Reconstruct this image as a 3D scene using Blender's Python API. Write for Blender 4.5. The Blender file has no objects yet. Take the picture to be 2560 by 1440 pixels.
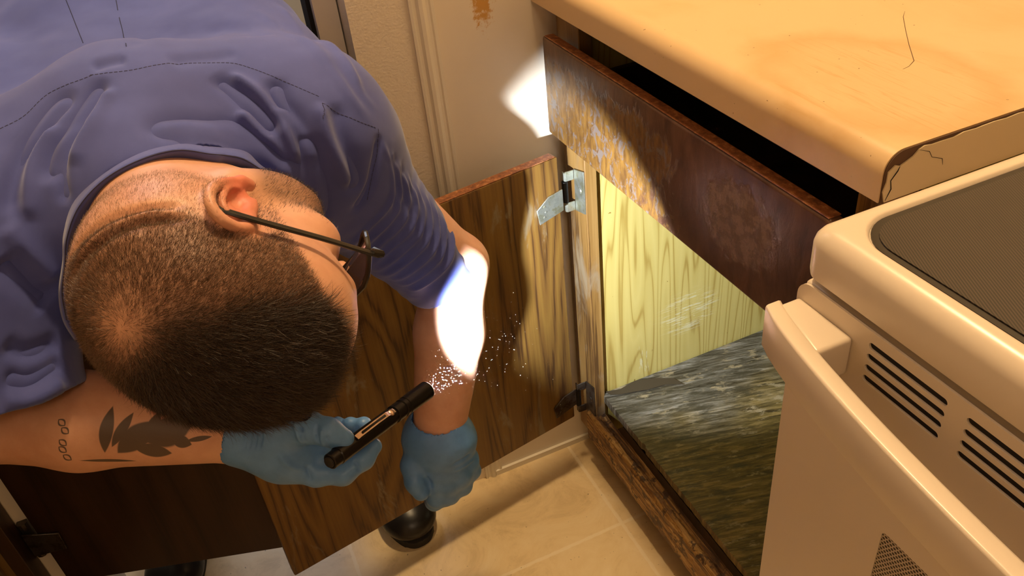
import bpy, bmesh, math, random
import numpy as np
from mathutils import Vector, Matrix, noise
from mathutils.bvhtree import BVHTree
from mathutils.geometry import tessellate_polygon

# ------------------------------------------------------------------ camera, light, exposure
SC = bpy.context.scene
COL = SC.collection
FPX = 2093.3
CAM = np.array([1.07, -0.50, 1.25])
RGT = np.array([0.40690128, 0.90871445, -0.09310961])
DWN = np.array([0.50828351, -0.30992545, -0.8034887])
FWD = np.array([-0.75899883, 0.2796145, -0.58799363])

cd = bpy.data.cameras.new('camera')
cam = bpy.data.objects.new('camera', cd)
COL.objects.link(cam)
cd.sensor_width = 36.0
cd.lens = FPX / 2560.0 * 36.0
cd.clip_start = 0.02
cam.matrix_world = Matrix(((RGT[0], -DWN[0], -FWD[0], CAM[0]),
                           (RGT[1], -DWN[1], -FWD[1], CAM[1]),
                           (RGT[2], -DWN[2], -FWD[2], CAM[2]),
                           (0, 0, 0, 1)))
SC.camera = cam
SC.view_settings.view_transform = 'Standard'
SC.view_settings.look = 'None'
SC.view_settings.gamma = 1.0
SC.view_settings.use_curve_mapping = False
SC.view_settings.exposure = 0.0

world = bpy.data.worlds.new('world')
SC.world = world
world.use_nodes = True
world.node_tree.nodes['Background'].inputs[0].default_value = (0.75, 0.82, 1.0, 1)
world.node_tree.nodes['Background'].inputs[1].default_value = 0.03


def area_light(name, loc, target, size, power, color, size_y=None):
    ld = bpy.data.lights.new(name, 'AREA')
    ld.energy = power
    ld.color = color
    ld.size = size
    if size_y:
        ld.shape = 'RECTANGLE'
        ld.size_y = size_y
    else:
        ld.shape = 'DISK'
    o = bpy.data.objects.new(name, ld)
    COL.objects.link(o)
    o.location = loc
    o.rotation_euler = (Vector(target) - Vector(loc)).to_track_quat('-Z', 'Y').to_euler()
    return o


# the kitchen's ceiling lamp over the aisle, an added fill behind the camera, the next room's daylight
area_light('ceiling_lamp_light', (0.13, -0.09, 2.42), (0.13, -0.09, 0), 0.16, 22.5, (1.0, 0.70, 0.37))
area_light('front_fill_light', (2.2, -0.55, 2.35), (0.6, -0.4, 0.6), 0.5, 6.0, (1.0, 0.72, 0.46))  # added fill light for front-facing surfaces, not a fixture of the kitchen
area_light('next_room_light', (-1.5, -0.45, 2.2), (-0.1, -0.5, 0.6), 0.9, 13.0, (0.84, 0.88, 1.0))

# flashlight beam (built further down around the same axis)
TAIL = (824, 1155, 0.754)
TIPP = (1066, 976, 0.870)


def PD(u, v, D):
    """point seen at pixel (u, v) at depth D metres in front of the lens"""
    return CAM + D * (FWD + RGT * (u - 1280) / FPX + DWN * (v - 720) / FPX)


def AT(u, v, ax, val):
    r = FWD + RGT * (u - 1280) / FPX + DWN * (v - 720) / FPX
    i = 'xyz'.index(ax)
    return CAM + r * ((val - CAM[i]) / r[i])


sp = bpy.data.lights.new('flashlight_beam', 'SPOT')
sp.energy = 50.0
sp.color = (0.86, 0.93, 1.0)
sp.spot_size = math.radians(68)
sp.spot_blend = 0.35
sp.shadow_soft_size = 0.006
spo = bpy.data.objects.new('flashlight_beam', sp)
COL.objects.link(spo)
_t0, _t1 = Vector(PD(*TAIL)), Vector(PD(*TIPP))
_bd = (_t1 - _t0).normalized()
spo.location = _t1 + _bd * 0.004
spo.rotation_euler = _bd.to_track_quat('-Z', 'Y').to_euler()

# ------------------------------------------------------------------ materials


class NT:
    def __init__(self, name, rough=0.5, **kw):
        self.m = bpy.data.materials.new(name)
        self.m.use_nodes = True
        self.t = self.m.node_tree
        self.b = self.t.nodes['Principled BSDF']
        self.b.inputs['Roughness'].default_value = rough
        for k, v in kw.items():
            self.b.inputs[k.replace('_', ' ')].default_value = v

    def n(self, kind, **kw):
        nd = self.t.nodes.new(kind)
        for k, v in kw.items():
            setattr(nd, k, v)
        return nd

    def put(self, sock, v):
        if isinstance(v, (int, float)):
            sock.default_value = v
        elif isinstance(v, (tuple, list)):
            sock.default_value = tuple(v) + ((1,) if len(v) == 3 and sock.type == 'RGBA' else ())
        else:
            self.t.links.new(v, sock)

    def co(self):
        return self.n('ShaderNodeTexCoord').outputs['Object']

    def map(self, vec, loc=(0, 0, 0), rot=(0, 0, 0), sc=(1, 1, 1)):
        nd = self.n('ShaderNodeMapping')
        self.put(nd.inputs[0], vec)
        nd.inputs[1].default_value = loc
        nd.inputs[2].default_value = rot
        nd.inputs[3].default_value = sc
        return nd.outputs[0]

    def noise(self, vec, scale=5, detail=4, rough=0.55, dist=0.0):
        nd = self.n('ShaderNodeTexNoise')
        self.put(nd.inputs['Vector'], vec)
        nd.inputs['Scale'].default_value = scale
        nd.inputs['Detail'].default_value = detail
        nd.inputs['Roughness'].default_value = rough
        nd.inputs['Distortion'].default_value = dist
        return nd.outputs['Fac']

    def math(self, op, a, b=0.0, c=0.0, clamp=False):
        nd = self.n('ShaderNodeMath', operation=op, use_clamp=clamp)
        self.put(nd.inputs[0], a)
        self.put(nd.inputs[1], b)
        if len(nd.inputs) > 2:
            self.put(nd.inputs[2], c)
        return nd.outputs[0]

    def ramp(self, fac, stops):
        nd = self.n('ShaderNodeValToRGB')
        self.put(nd.inputs[0], fac)
        e = nd.color_ramp.elements
        while len(e) < len(stops):
            e.new(0.5)
        for el, (p, c) in zip(e, stops):
            el.position = p
            el.color = tuple(c) + (1,) if len(c) == 3 else c
        return nd.outputs[0]

    def step(self, v, lo, hi):
        nd = self.n('ShaderNodeMapRange')
        nd.interpolation_type = 'SMOOTHSTEP'
        self.put(nd.inputs[0], v)
        nd.inputs[1].default_value = lo
        nd.inputs[2].default_value = hi
        return nd.outputs[0]

    def mix(self, fac, a, b, mode='MIX'):
        nd = self.n('ShaderNodeMix', data_type='RGBA', blend_type=mode)
        self.put(nd.inputs[0], fac)
        self.put(nd.inputs[6], a)
        self.put(nd.inputs[7], b)
        return nd.outputs[2]

    def bump(self, h, strength=0.3, dist=0.001):
        nd = self.n('ShaderNodeBump')
        nd.inputs['Strength'].default_value = strength
        nd.inputs['Distance'].default_value = dist
        self.put(nd.inputs['Height'], h)
        self.t.links.new(nd.outputs[0], self.b.inputs['Normal'])

    def color(self, c):
        self.put(self.b.inputs['Base Color'], c)
        return self

    def roughness(self, v):
        self.put(self.b.inputs['Roughness'], v)

    def sep(self, vec):
        nd = self.n('ShaderNodeSeparateXYZ')
        self.put(nd.inputs[0], vec)
        return nd.outputs

    def attr(self, name):
        return self.n('ShaderNodeAttribute', attribute_name=name).outputs['Fac']


def plain(name, col, rough=0.5, **kw):
    t = NT(name, rough, **kw)
    t.color(col)
    return t.m


def wood(name, dark, mid, light, along='z', across=7.0, rings=9.0, rough=0.45, worn=None, worn_lim=(0.55, 0.7), seed=0, bump=0.3):
    t = NT(name, rough)
    co = t.co()
    s = {'x': (0.9, across, across), 'y': (across, 0.9, across), 'z': (across, across, 0.9)}[along]
    g = t.noise(t.map(co, loc=(seed, seed * .7, seed * .3), sc=s), 1.0, 2.5, 0.5, 0.25)
    r = t.math('PINGPONG', t.math('MULTIPLY', g, rings), 0.5)
    s2 = {'x': (8, 260, 260), 'y': (260, 8, 260), 'z': (260, 260, 8)}[along]
    fib = t.noise(t.map(co, sc=s2), 1.0, 3, 0.6)
    v = t.math('ADD', t.math('MULTIPLY', r, 1.15), t.math('MULTIPLY', t.math('SUBTRACT', fib, 0.5), 0.9))
    c = t.ramp(v, [(0.0, dark), (0.16, mid), (0.60, light)])
    if worn:
        w = t.noise(t.map(co, sc={'x': (6, 22, 22), 'y': (22, 6, 22), 'z': (22, 22, 6)}[along]), 1.0, 6, 0.65, 0.6)
        c = t.mix(t.step(w, *worn_lim), c, worn)
    t.color(c)
    t.bump(v, bump, 0.0006)
    return t.m


def wall_paint(name, col, scale=220, strength=0.25, stain=False):
    t = NT(name, 0.42)
    co = t.co()
    big = t.noise(co, 3.0, 4, 0.6)
    c = t.mix(t.step(big, 0.35, 0.75), col, tuple(x * 0.93 for x in col))
    if stain:
        x, y, z = t.sep(co)
        dy = t.math('MULTIPLY', t.math('ADD', y, 0.102), 60)
        dz = t.math('MULTIPLY', t.math('SUBTRACT', z, 0.905), 22)
        rr = t.math('SQRT', t.math('ADD', t.math('MULTIPLY', dy, dy), t.math('MULTIPLY', dz, dz)))
        nn = t.noise(co, 120, 4, 0.7)
        k = t.step(t.math('ADD', rr, t.math('MULTIPLY', t.math('SUBTRACT', nn, 0.5), 2.6)), 1.0, 0.45)
        c = t.mix(k, c, (0.62, 0.33, 0.08))
    t.color(c)
    t.bump(t.noise(co, scale, 3, 0.5), strength, 0.0008)
    return t.m


M = {}
M['wall'] = wall_paint('wall_paint', (0.84, 0.75, 0.62), 140, 0.12, True)
M['texture'] = wall_paint('orange_peel_paint', (0.84, 0.74, 0.60), 330, 0.55)
M['trim'] = wall_paint('trim_paint', (0.86, 0.79, 0.66), 60, 0.05)
M['door_ply'] = wood('stained_plywood', (0.070, 0.031, 0.009), (0.150, 0.073, 0.016), (0.205, 0.110, 0.022), 'z', 8.0, 17.0, 0.50,
                     worn=(0.22, 0.17, 0.10), worn_lim=(0.60, 0.70), seed=3)
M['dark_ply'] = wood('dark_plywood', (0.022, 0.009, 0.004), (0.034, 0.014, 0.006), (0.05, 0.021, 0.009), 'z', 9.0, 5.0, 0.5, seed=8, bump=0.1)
M['frame_wood'] = wood('worn_frame_wood', (0.08, 0.038, 0.012), (0.20, 0.105, 0.028), (0.28, 0.16, 0.05), 'z', 14.0, 6.0, 0.42,
                       worn=(0.24, 0.18, 0.11), worn_lim=(0.5, 0.68), seed=5)


def inner_mat():
    t = NT('yellow_plywood', 0.36)
    co = t.co()
    g = t.noise(t.map(co, loc=(2, 5, 1), sc=(10, 10, 0.55)), 1.0, 2.0, 0.5, 0.15)
    r = t.math('PINGPONG', t.math('MULTIPLY', g, 26), 0.5)
    fib = t.noise(t.map(co, sc=(200, 200, 6)), 1.0, 3, 0.6)
    v = t.math('ADD', r, t.math('MULTIPLY', t.math('SUBTRACT', fib, 0.5), 0.25))
    c = t.ramp(v, [(0.0, (0.36, 0.25, 0.060)), (0.13, (0.50, 0.395, 0.120)), (0.5, (0.545, 0.44, 0.145))])
    x, y, z = t.sep(co)
    # rubbed-off scratches
    dy = t.math('MULTIPLY', t.math('SUBTRACT', y, 0.20), 16)
    dz = t.math('MULTIPLY', t.math('SUBTRACT', z, 0.295), 22)
    rr = t.math('SQRT', t.math('ADD', t.math('MULTIPLY', dy, dy), t.math('MULTIPLY', dz, dz)))
    s1 = t.noise(t.map(co, rot=(-0.25, 0, 0), sc=(20, 26, 260)), 1.0, 5, 0.7, 0.4)
    k = t.math('MULTIPLY', t.step(s1, 0.52, 0.60), t.step(rr, 1.25, 0.7))
    s2 = t.noise(t.map(co, sc=(20, 90, 14)), 1.0, 5, 0.7)
    dy2 = t.math('MULTIPLY', t.math('SUBTRACT', y, 0.108), 60)
    k2 = t.math('MULTIPLY', t.step(s2, 0.55, 0.62), t.math('MULTIPLY', t.step(t.math('ABSOLUTE', dy2), 1.0, 0.5), t.step(z, 0.33, 0.27)))
    c = t.mix(t.math('MULTIPLY', t.math('MAXIMUM', k, k2), 0.6), c, (0.68, 0.66, 0.46))
    sp_ = t.noise(co, 75, 2, 0.5)
    c = t.mix(t.step(sp_, 0.76, 0.79), c, (0.25, 0.15, 0.03))
    t.color(c)
    t.bump(v, 0.1, 0.0005)
    return t.m


M['inner_ply'] = inner_mat()


def rail_mat():
    t = NT('rotten_rail_wood', 0.55)
    co = t.co()
    f = t.noise(t.map(co, sc=(9, 120, 120)), 1.0, 6, 0.65, 0.5)
    c = t.ramp(f, [(0.34, (0.035, 0.016, 0.008)), (0.45, (0.17, 0.080, 0.028)), (0.53, (0.36, 0.19, 0.050)), (0.64, (0.58, 0.38, 0.16))])
    p = t.noise(co, 38, 6, 0.7)
    c = t.mix(t.step(p, 0.53, 0.62), c, (0.07, 0.035, 0.02))
    t.color(c)
    t.bump(f, 0.7, 0.002)
    return t.m


M['rail'] = rail_mat()


def edge_mat():
    t = NT('chipped_edge_wood', 0.5)
    co = t.co()
    f = t.noise(co, 130, 5, 0.7)
    t.color(t.ramp(f, [(0.36, (0.12, 0.04, 0.015)), (0.55, (0.26, 0.09, 0.03)), (0.66, (0.42, 0.2, 0.08))]))
    t.bump(f, 0.5, 0.001)
    return t.m


M['edge'] = edge_mat()


def drawer_mat():
    t = NT('peeling_brown_laminate', 0.4)
    co = t.co()
    f = t.noise(t.map(co, sc=(60, 60, 22)), 1.0, 5, 0.6, 0.4)
    base = t.ramp(f, [(0.35, (0.055, 0.024, 0.014)), (0.65, (0.11, 0.052, 0.03))])
    x, y, z = t.sep(co)
    # worn ragged flakes, with the flashlight's golden pool painted into the far part
    w = t.noise(t.map(co, loc=(3, 1, 0), sc=(34, 30, 16)), 1.0, 6, 0.7, 1.2)
    reg = t.math('MULTIPLY', t.step(x, 0.44, 0.26), t.step(z, 0.840, 0.800))
    k = t.step(t.math('ADD', w, t.math('MULTIPLY', t.math('SUBTRACT', reg, 0.6), 0.42)), 0.42, 0.54)
    gold = t.ramp(t.noise(t.map(co, sc=(150, 150, 40)), 1.0, 4, 0.6), [(0.35, (0.085, 0.038, 0.009)), (0.65, (0.19, 0.095, 0.018))])
    c = t.mix(k, base, gold)
    g2 = t.noise(t.map(co, loc=(8, 0, 0), sc=(70, 60, 50)), 1.0, 5, 0.7, 1.0)
    c = t.mix(t.math('MULTIPLY', k, t.step(g2, 0.52, 0.60)), c, (0.13, 0.10, 0.085))
    # crazed blister near the range, a specular highlight painted in as lighter colour
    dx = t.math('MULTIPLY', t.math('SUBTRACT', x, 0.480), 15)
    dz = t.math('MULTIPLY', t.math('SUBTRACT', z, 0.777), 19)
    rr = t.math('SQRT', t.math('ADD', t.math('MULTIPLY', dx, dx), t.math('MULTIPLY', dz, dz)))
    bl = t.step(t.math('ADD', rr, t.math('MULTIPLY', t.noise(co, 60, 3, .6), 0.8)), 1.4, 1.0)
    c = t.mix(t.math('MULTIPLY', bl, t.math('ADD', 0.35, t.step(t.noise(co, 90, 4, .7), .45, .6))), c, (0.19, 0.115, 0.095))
    t.color(c)
    cr = t.noise(t.map(co, sc=(150, 150, 80)), 1.0, 6, 0.75, 1.5)
    h = t.math('ADD', t.math('MULTIPLY', bl, t.math('MULTIPLY', cr, 1.6)), t.math('ADD', t.math('MULTIPLY', f, 0.5), t.math('MULTIPLY', k, -0.4)))
    t.bump(h, 0.6, 0.0018)
    t.roughness(t.math('ADD', 0.34, t.math('MULTIPLY', k, 0.12)))
    return t.m


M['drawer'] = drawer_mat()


def shelf_mat():
    t = NT('weathered_cabinet_floor', 0.5)
    co = t.co()
    cy = t.map(co, rot=(0, 0, 0.25))
    f = t.noise(t.map(cy, sc=(150, 14, 14)), 1.0, 7, 0.72, 0.5)
    c = t.ramp(f, [(0.36, (0.022, 0.017, 0.011)), (0.47, (0.075, 0.065, 0.045)), (0.56, (0.15, 0.135, 0.105)), (0.70, (0.36, 0.34, 0.30))])
    warm = t.ramp(f, [(0.36, (0.035, 0.022, 0.008)), (0.50, (0.13, 0.09, 0.025)), (0.68, (0.33, 0.23, 0.08))])
    x, y, z = t.sep(co)
    reg = t.math('ADD', x, t.math('MULTIPLY', t.math('SUBTRACT', t.noise(co, 9, 4, .6), 0.5), 0.35))
    c = t.mix(t.step(reg, 0.10, 0.30), c, warm)
    p = t.noise(t.map(cy, sc=(60, 22, 22)), 1.0, 6, 0.7)
    c = t.mix(t.step(p, 0.55, 0.66), c, (0.30, 0.24, 0.14))
    p2 = t.noise(t.map(cy, loc=(4, 4, 0), sc=(46, 12, 22)), 1.0, 6, 0.7)
    c = t.mix(t.math('MULTIPLY', t.step(p2, 0.52, 0.64), 0.8), c, (0.035, 0.03, 0.018))
    t.color(c)
    t.roughness(0.42)
    t.bump(f, 0.6, 0.0015)
    return t.m


M['shelf'] = shelf_mat()
M['flake'] = plain('damp_dark_veneer', (0.050, 0.036, 0.022), 0.5)


def counter_mat():
    t = NT('stained_laminate', 0.36)
    co = t.co()
    x, y, z = t.sep(co)
    base = (0.72, 0.515, 0.285)
    n1 = t.noise(t.map(co, sc=(5, 9, 5)), 1.0, 5, 0.6, 0.6)
    c = t.mix(t.step(n1, 0.45, 0.75), base, (0.67, 0.455, 0.225))
    dx = t.math('MULTIPLY', t.math('SUBTRACT', x, 0.54), 7.2)
    dy = t.math('MULTIPLY', t.math('SUBTRACT', y, 0.06), 10)
    rr = t.math('SQRT', t.math('ADD', t.math('MULTIPLY', dx, dx), t.math('MULTIPLY', dy, dy)))
    rr = t.math('ADD', rr, t.math('MULTIPLY', t.math('SUBTRACT', t.noise(co, 18, 4, .6), 0.5), 0.5))
    ring = t.math('SUBTRACT', 1.0, t.math('MULTIPLY', t.math('ABSOLUTE', t.math('SUBTRACT', rr, 0.82)), 4.0), clamp=True)
    sc = t.noise(t.map(co, rot=(0, 0, 0.5), sc=(12, 160, 10)), 1.0, 5, 0.65, 0.8)
    inn = t.math('MULTIPLY', t.step(rr, 1.0, 0.5), t.math('ADD', 0.25, t.step(sc, 0.5, 0.72)))
    k = t.math('ADD', t.math('MULTIPLY', ring, 0.35), t.math('MULTIPLY', inn, 0.48), clamp=True)
    c = t.mix(k, c, (0.50, 0.27, 0.08))
    sp_ = t.noise(co, 170, 2, 0.5)
    c = t.mix(t.math('MULTIPLY', t.step(sp_, 0.745, 0.77), 0.8), c, (0.16, 0.08, 0.03))
    t.color(c)
    t.bump(t.noise(co, 40, 3, .5), 0.05, 0.001)
    return t.m


M['counter'] = counter_mat()
M['counter_core'] = plain('particle_core', (0.10, 0.05, 0.025), 0.8)
M['endcap'] = plain('laminate_end_strip', (0.66, 0.53, 0.34), 0.45)


def floor_mat():
    t = NT('vinyl_floor', 0.38)
    co = t.co()
    x, y, z = t.sep(co)
    v = t.noise(t.map(co, sc=(1, 1, 1)), 9, 7, 0.68, 1.2)
    c = t.ramp(v, [(0.30, (0.62, 0.46, 0.25)), (0.5, (0.80, 0.62, 0.36)), (0.72, (0.86, 0.70, 0.45))])
    # printed grout lines every 0.23 m
    gx = t.math('ABSOLUTE', t.math('SUBTRACT', t.math('PINGPONG', t.math('SUBTRACT', x, 0.218), 0.23), 0.0))
    gy = t.math('ABSOLUTE', t.math('PINGPONG', t.math('ADD', y, 0.028), 0.23))
    w = t.math('MULTIPLY', t.noise(co, 60, 2, .5), 0.004)
    g = t.math('SUBTRACT', 1.0, t.step(t.math('SUBTRACT', t.math('MINIMUM', gx, gy), w), 0.0, 0.0022))
    c = t.mix(t.math('MULTIPLY', g, 0.55), c, (0.92, 0.80, 0.60))
    d = t.noise(co, 150, 3, .5)
    c = t.mix(t.math('MULTIPLY', t.step(d, 0.70, 0.74), 0.7), c, (0.12, 0.08, 0.05))
    t.color(c)
    t.bump(v, 0.12, 0.001)
    return t.m


M['floor'] = floor_mat()
M['enamel'] = plain('almond_enamel', (0.74, 0.635, 0.515), 0.28)
M['black'] = plain('black_void', (0.006, 0.004, 0.004), 0.8)
M['steel'] = None


def steel_mat(name, base, rusty):
    t = NT(name, 0.38, Metallic=0.75)
    co = t.co()
    n = t.noise(co, 120, 5, 0.65)
    c = t.ramp(n, [(0.35, base), (0.7, tuple(min(1, b * 1.5) for b in base))])
    if rusty:
        c = t.mix(t.step(t.noise(co, 60, 5, .7), 0.45, 0.62), c, rusty)
    t.color(c)
    t.bump(n, 0.2, 0.0005)
    return t.m


M['steel'] = steel_mat('zinc_hinge_steel', (0.34, 0.36, 0.32), (0.30, 0.30, 0.20))
M['rust'] = steel_mat('rusted_hinge_steel', (0.09, 0.075, 0.06), (0.05, 0.03, 0.02))


def cooktop_mat():
    t = NT('ribbed_black_glass', 0.16)
    co = t.co()
    x, y, z = t.sep(co)
    s = t.math('ADD', t.math('MULTIPLY', x, 0.41), t.math('MULTIPLY', y, 0.91))
    k = t.math('PINGPONG', s, 0.0009)
    k = t.step(k, 0.0003, 0.0006)
    t.color(t.mix(k, (0.008, 0.006, 0.005), (0.050, 0.036, 0.028)))
    t.roughness(0.3)
    return t.m


M['cooktop'] = cooktop_mat()
M['black_glass'] = plain('black_glass_border', (0.012, 0.009, 0.008), 0.15)


def dot_mat():
    t = NT('dotted_oven_glass', 0.25)
    co = t.co()
    x, y, z = t.sep(co)
    row = t.math('MULTIPLY', z, 1 / 0.0028)
    fr = t.math('FRACT', row)
    off = t.math('MULTIPLY', t.math('FRACT', t.math('MULTIPLY', t.math('FLOOR', row), 0.5)), 1.0)
    fx = t.math('FRACT', t.math('ADD', t.math('MULTIPLY', x, 1 / 0.0034), off))
    d = t.math('SQRT', t.math('ADD', t.math('POWER', t.math('SUBTRACT', fr, 0.5), 2), t.math('POWER', t.math('SUBTRACT', fx, 0.5), 2)))
    t.color(t.mix(t.step(d, 0.30, 0.42), (0.03, 0.022, 0.018), (0.55, 0.45, 0.36)))
    return t.m


M['dots'] = dot_mat()

# ------------------------------------------------------------------ object helpers


def link(name, me, mat=None, parent=None, smooth=False):
    o = bpy.data.objects.new(name, me)
    COL.objects.link(o)
    if mat is not None:
        me.materials.append(mat)
    if parent is not None:
        o.parent = parent
    if smooth:
        me.polygons.foreach_set('use_smooth', [True] * len(me.polygons))
    return o


def empty(name, loc=(0, 0, 0)):
    o = bpy.data.objects.new(name, None)
    COL.objects.link(o)
    o.empty_display_size = 0.05
    return o


def tag(o, label, cat, group=None, kind=None):
    o['label'] = label
    o['category'] = cat
    if group:
        o['group'] = group
    if kind:
        o['kind'] = kind
    return o


def struct(o):
    o['kind'] = 'structure'
    return o


def bm_obj(name, bm, mat, parent=None, bevel=0.0, segs=2, smooth=False):
    if bevel > 0:
        bmesh.ops.bevel(bm, geom=list(bm.edges), offset=bevel, segments=segs, profile=0.5, affect='EDGES', clamp_overlap=True)
    bmesh.ops.recalc_face_normals(bm, faces=list(bm.faces))
    me = bpy.data.meshes.new(name)
    bm.to_mesh(me)
    bm.free()
    o = link(name, me, mat, parent)
    if smooth or bevel > 0:
        me.polygons.foreach_set('use_smooth', [True] * len(me.polygons))
        try:
            me.set_sharp_from_angle(angle=math.radians(35))
        except Exception:
            pass
    return o


def add_box(bm, a, b):
    (x0, y0, z0), (x1, y1, z1) = a, b
    vs = [bm.verts.new(p) for p in ((x0, y0, z0), (x1, y0, z0), (x1, y1, z0), (x0, y1, z0), (x0, y0, z1), (x1, y0, z1), (x1, y1, z1), (x0, y1, z1))]
    for f in ((0, 3, 2, 1), (4, 5, 6, 7), (0, 1, 5, 4), (1, 2, 6, 5), (2, 3, 7, 6), (3, 0, 4, 7)):
        bm.faces.new([vs[i] for i in f])


def box(name, a, b, mat, parent=None, bevel=0.0, segs=2):
    bm = bmesh.new()
    add_box(bm, a, b)
    return bm_obj(name, bm, mat, parent, bevel, segs)


def extrude_poly(name, pts, direc, mat, parent=None, bevel=0.0, segs=2):
    """pts: planar ring of 3-D points, swept by the vector direc"""
    bm = bmesh.new()
    d = Vector(direc)
    a = [bm.verts.new(Vector(p)) for p in pts]
    b = [bm.verts.new(Vector(p) + d) for p in pts]
    n = len(pts)
    bm.faces.new(a)
    bm.faces.new(b[::-1])
    for i in range(n):
        bm.faces.new((a[i], b[i], b[(i + 1) % n], a[(i + 1) % n]))
    return bm_obj(name, bm, mat, parent, bevel, segs)


def tube(name, pts, rad, mat, parent=None, sides=10, caps=True, flat=None):
    """round tube along pts; rad a number or list; flat=(vector, ratio) squashes the section"""
    P = [Vector(p) for p in pts]
    R = rad if isinstance(rad, (list, tuple)) else [rad] * len(P)
    bm = bmesh.new()
    up = Vector((0.123, 0.31, 0.94)).normalized()
    prev = None
    rings = []
    for i, p in enumerate(P):
        t = (P[min(i + 1, len(P) - 1)] - P[max(i - 1, 0)]).normalized()
        if prev is None:
            prev = (up - t * up.dot(t)).normalized()
        else:
            prev = (prev - t * prev.dot(t)).normalized()
        q = t.cross(prev)
        ring = []
        for k in range(sides):
            a = 2 * math.pi * k / sides
            off = (prev * math.cos(a) + q * math.sin(a)) * R[i]
            if flat:
                fv = Vector(flat[0])
                off = off + fv * off.dot(fv) * (flat[1] - 1)
            ring.append(bm.verts.new(p + off))
        rings.append(ring)
    for r0, r1 in zip(rings, rings[1:]):
        for k in range(sides):
            bm.faces.new((r0[k], r0[(k + 1) % sides], r1[(k + 1) % sides], r1[k]))
    if caps:
        bm.faces.new(rings[0][::-1])
        bm.faces.new(rings[-1])
    return bm_obj(name, bm, mat, parent, smooth=True)


def lathe(name, a, b, prof, mat, parent=None, sides=32):
    """prof: list of (t along a-b in metres, radius)"""
    A, B = Vector(a), Vector(b)
    t = (B - A).normalized()
    u = t.orthogonal().normalized()
    w = t.cross(u)
    bm = bmesh.new()
    rings = []
    for s, r in prof:
        rings.append([bm.verts.new(A + t * s + (u * math.cos(2 * math.pi * k / sides) + w * math.sin(2 * math.pi * k / sides)) * max(r, 1e-5)) for k in range(sides)])
    for r0, r1 in zip(rings, rings[1:]):
        for k in range(sides):
            bm.faces.new((r0[k], r0[(k + 1) % sides], r1[(k + 1) % sides], r1[k]))
    bm.faces.new(rings[0][::-1])
    bm.faces.new(rings[-1])
    return bm_obj(name, bm, mat, parent, smooth=True)


def rrect(x0, z0, x1, z1, r, n=6):
    out = []
    for cx, cz, a0 in ((x1 - r, z1 - r, 0), (x0 + r, z1 - r, 90), (x0 + r, z0 + r, 180), (x1 - r, z0 + r, 270)):
        for i in range(n + 1):
            a = math.radians(a0 + 90 * i / n)
            out.append((cx + r * math.cos(a), cz + r * math.sin(a)))
    return out


def plate_holes(name, outer, holes, y0, y1, mat, parent=None, lip=0.0):
    """plate in the xz plane from y0 (front) to y1 (back) with real holes"""
    loops = [outer] + holes
    v3 = [[Vector((p[0], p[1], 0)) for p in L] for L in loops]
    tris = tessellate_polygon(v3)
    flat = [p for L in loops for p in L]
    bm = bmesh.new()
    F = [bm.verts.new((p[0], y0, p[1])) for p in flat]
    B = [bm.verts.new((p[0], y1, p[1])) for p in flat]
    for t in tris:
        try:
            bm.faces.new([F[i] for i in t])
            bm.faces.new([B[i] for i in reversed(t)])
        except ValueError:
            pass
    k = 0
    for L in loops:
        n = len(L)
        for i in range(n):
            a, b = k + i, k + (i + 1) % n
            try:
                bm.faces.new((F[a], F[b], B[b], B[a]))
            except ValueError:
                pass
        k += n
    return bm_obj(name, bm, mat, parent)

# ------------------------------------------------------------------ the room shell
def slab(name, a, b, mat):
    return struct(box(name, a, b, mat))


slab('floor', (-2.6, -1.7, -0.05), (3.2, 0.75, 0.0), M['floor'])
slab('ceiling', (-2.6, -1.7, 2.45), (3.2, 0.75, 2.5), M['trim'])
slab('wall_back', (-0.10, -0.20, 0.0), (0.0, 0.70, 2.45), M['wall'])
slab('wall_back_textured', (-0.10, -0.285, 0.0), (-0.0015, -0.2005, 2.45), M['texture'])
slab('wall_back_left', (-0.10, -1.60, 0.0), (0.0, -0.885, 2.45), M['wall'])
slab('wall_back_over_doorway', (-0.10, -0.884, 2.05), (0.0, -0.286, 2.45), M['wall'])
slab('wall_right', (-2.6, 0.70, 0.0), (3.2, 0.75, 2.45), M['wall'])
slab('wall_left', (-2.6, -1.70, 0.0), (3.2, -1.62, 2.45), M['wall'])
slab('wall_near', (3.15, -1.62, 0.0), (3.2, 0.70, 2.45), M['wall'])
slab('wall_next_room', (-2.6, -1.62, 0.0), (-2.55, 0.70, 2.45), M['wall'])
# fluted stop moulding beside the doorway
bm = bmesh.new()
prof = [(-0.2045, 0.0), (-0.2045, 0.005), (-0.201, 0.006), (-0.199, 0.003), (-0.195, 0.003), (-0.192, 0.008), (-0.187, 0.009), (-0.184, 0.006),
        (-0.181, 0.0035), (-0.177, 0.0035), (-0.175, 0.006), (-0.171, 0.006), (-0.169, 0.0005)]
extrude_poly('trim_1', [(x - 0.001, y, 0.0) for y, x in prof] + [(-0.003, -0.169, 0.0), (-0.003, -0.2045, 0.0)], (0, 0, 2.05), M['trim'])
struct(bpy.data.objects['trim_1'])
slab('trim_2', (-0.10, -0.318, 0.0), (-0.045, -0.287, 2.05), M['trim'])
slab('trim_3', (-0.098, -0.324, 0.0), (-0.060, -0.3185, 2.05), M['black'])
slab('trim_4', (-0.0995, -0.884, 0.0), (-0.02, -0.872, 2.05), M['trim'])
slab('baseboard_back', (0.0002, -0.184, 0.0), (0.006, 0.62, 0.012), M['trim'])

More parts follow.
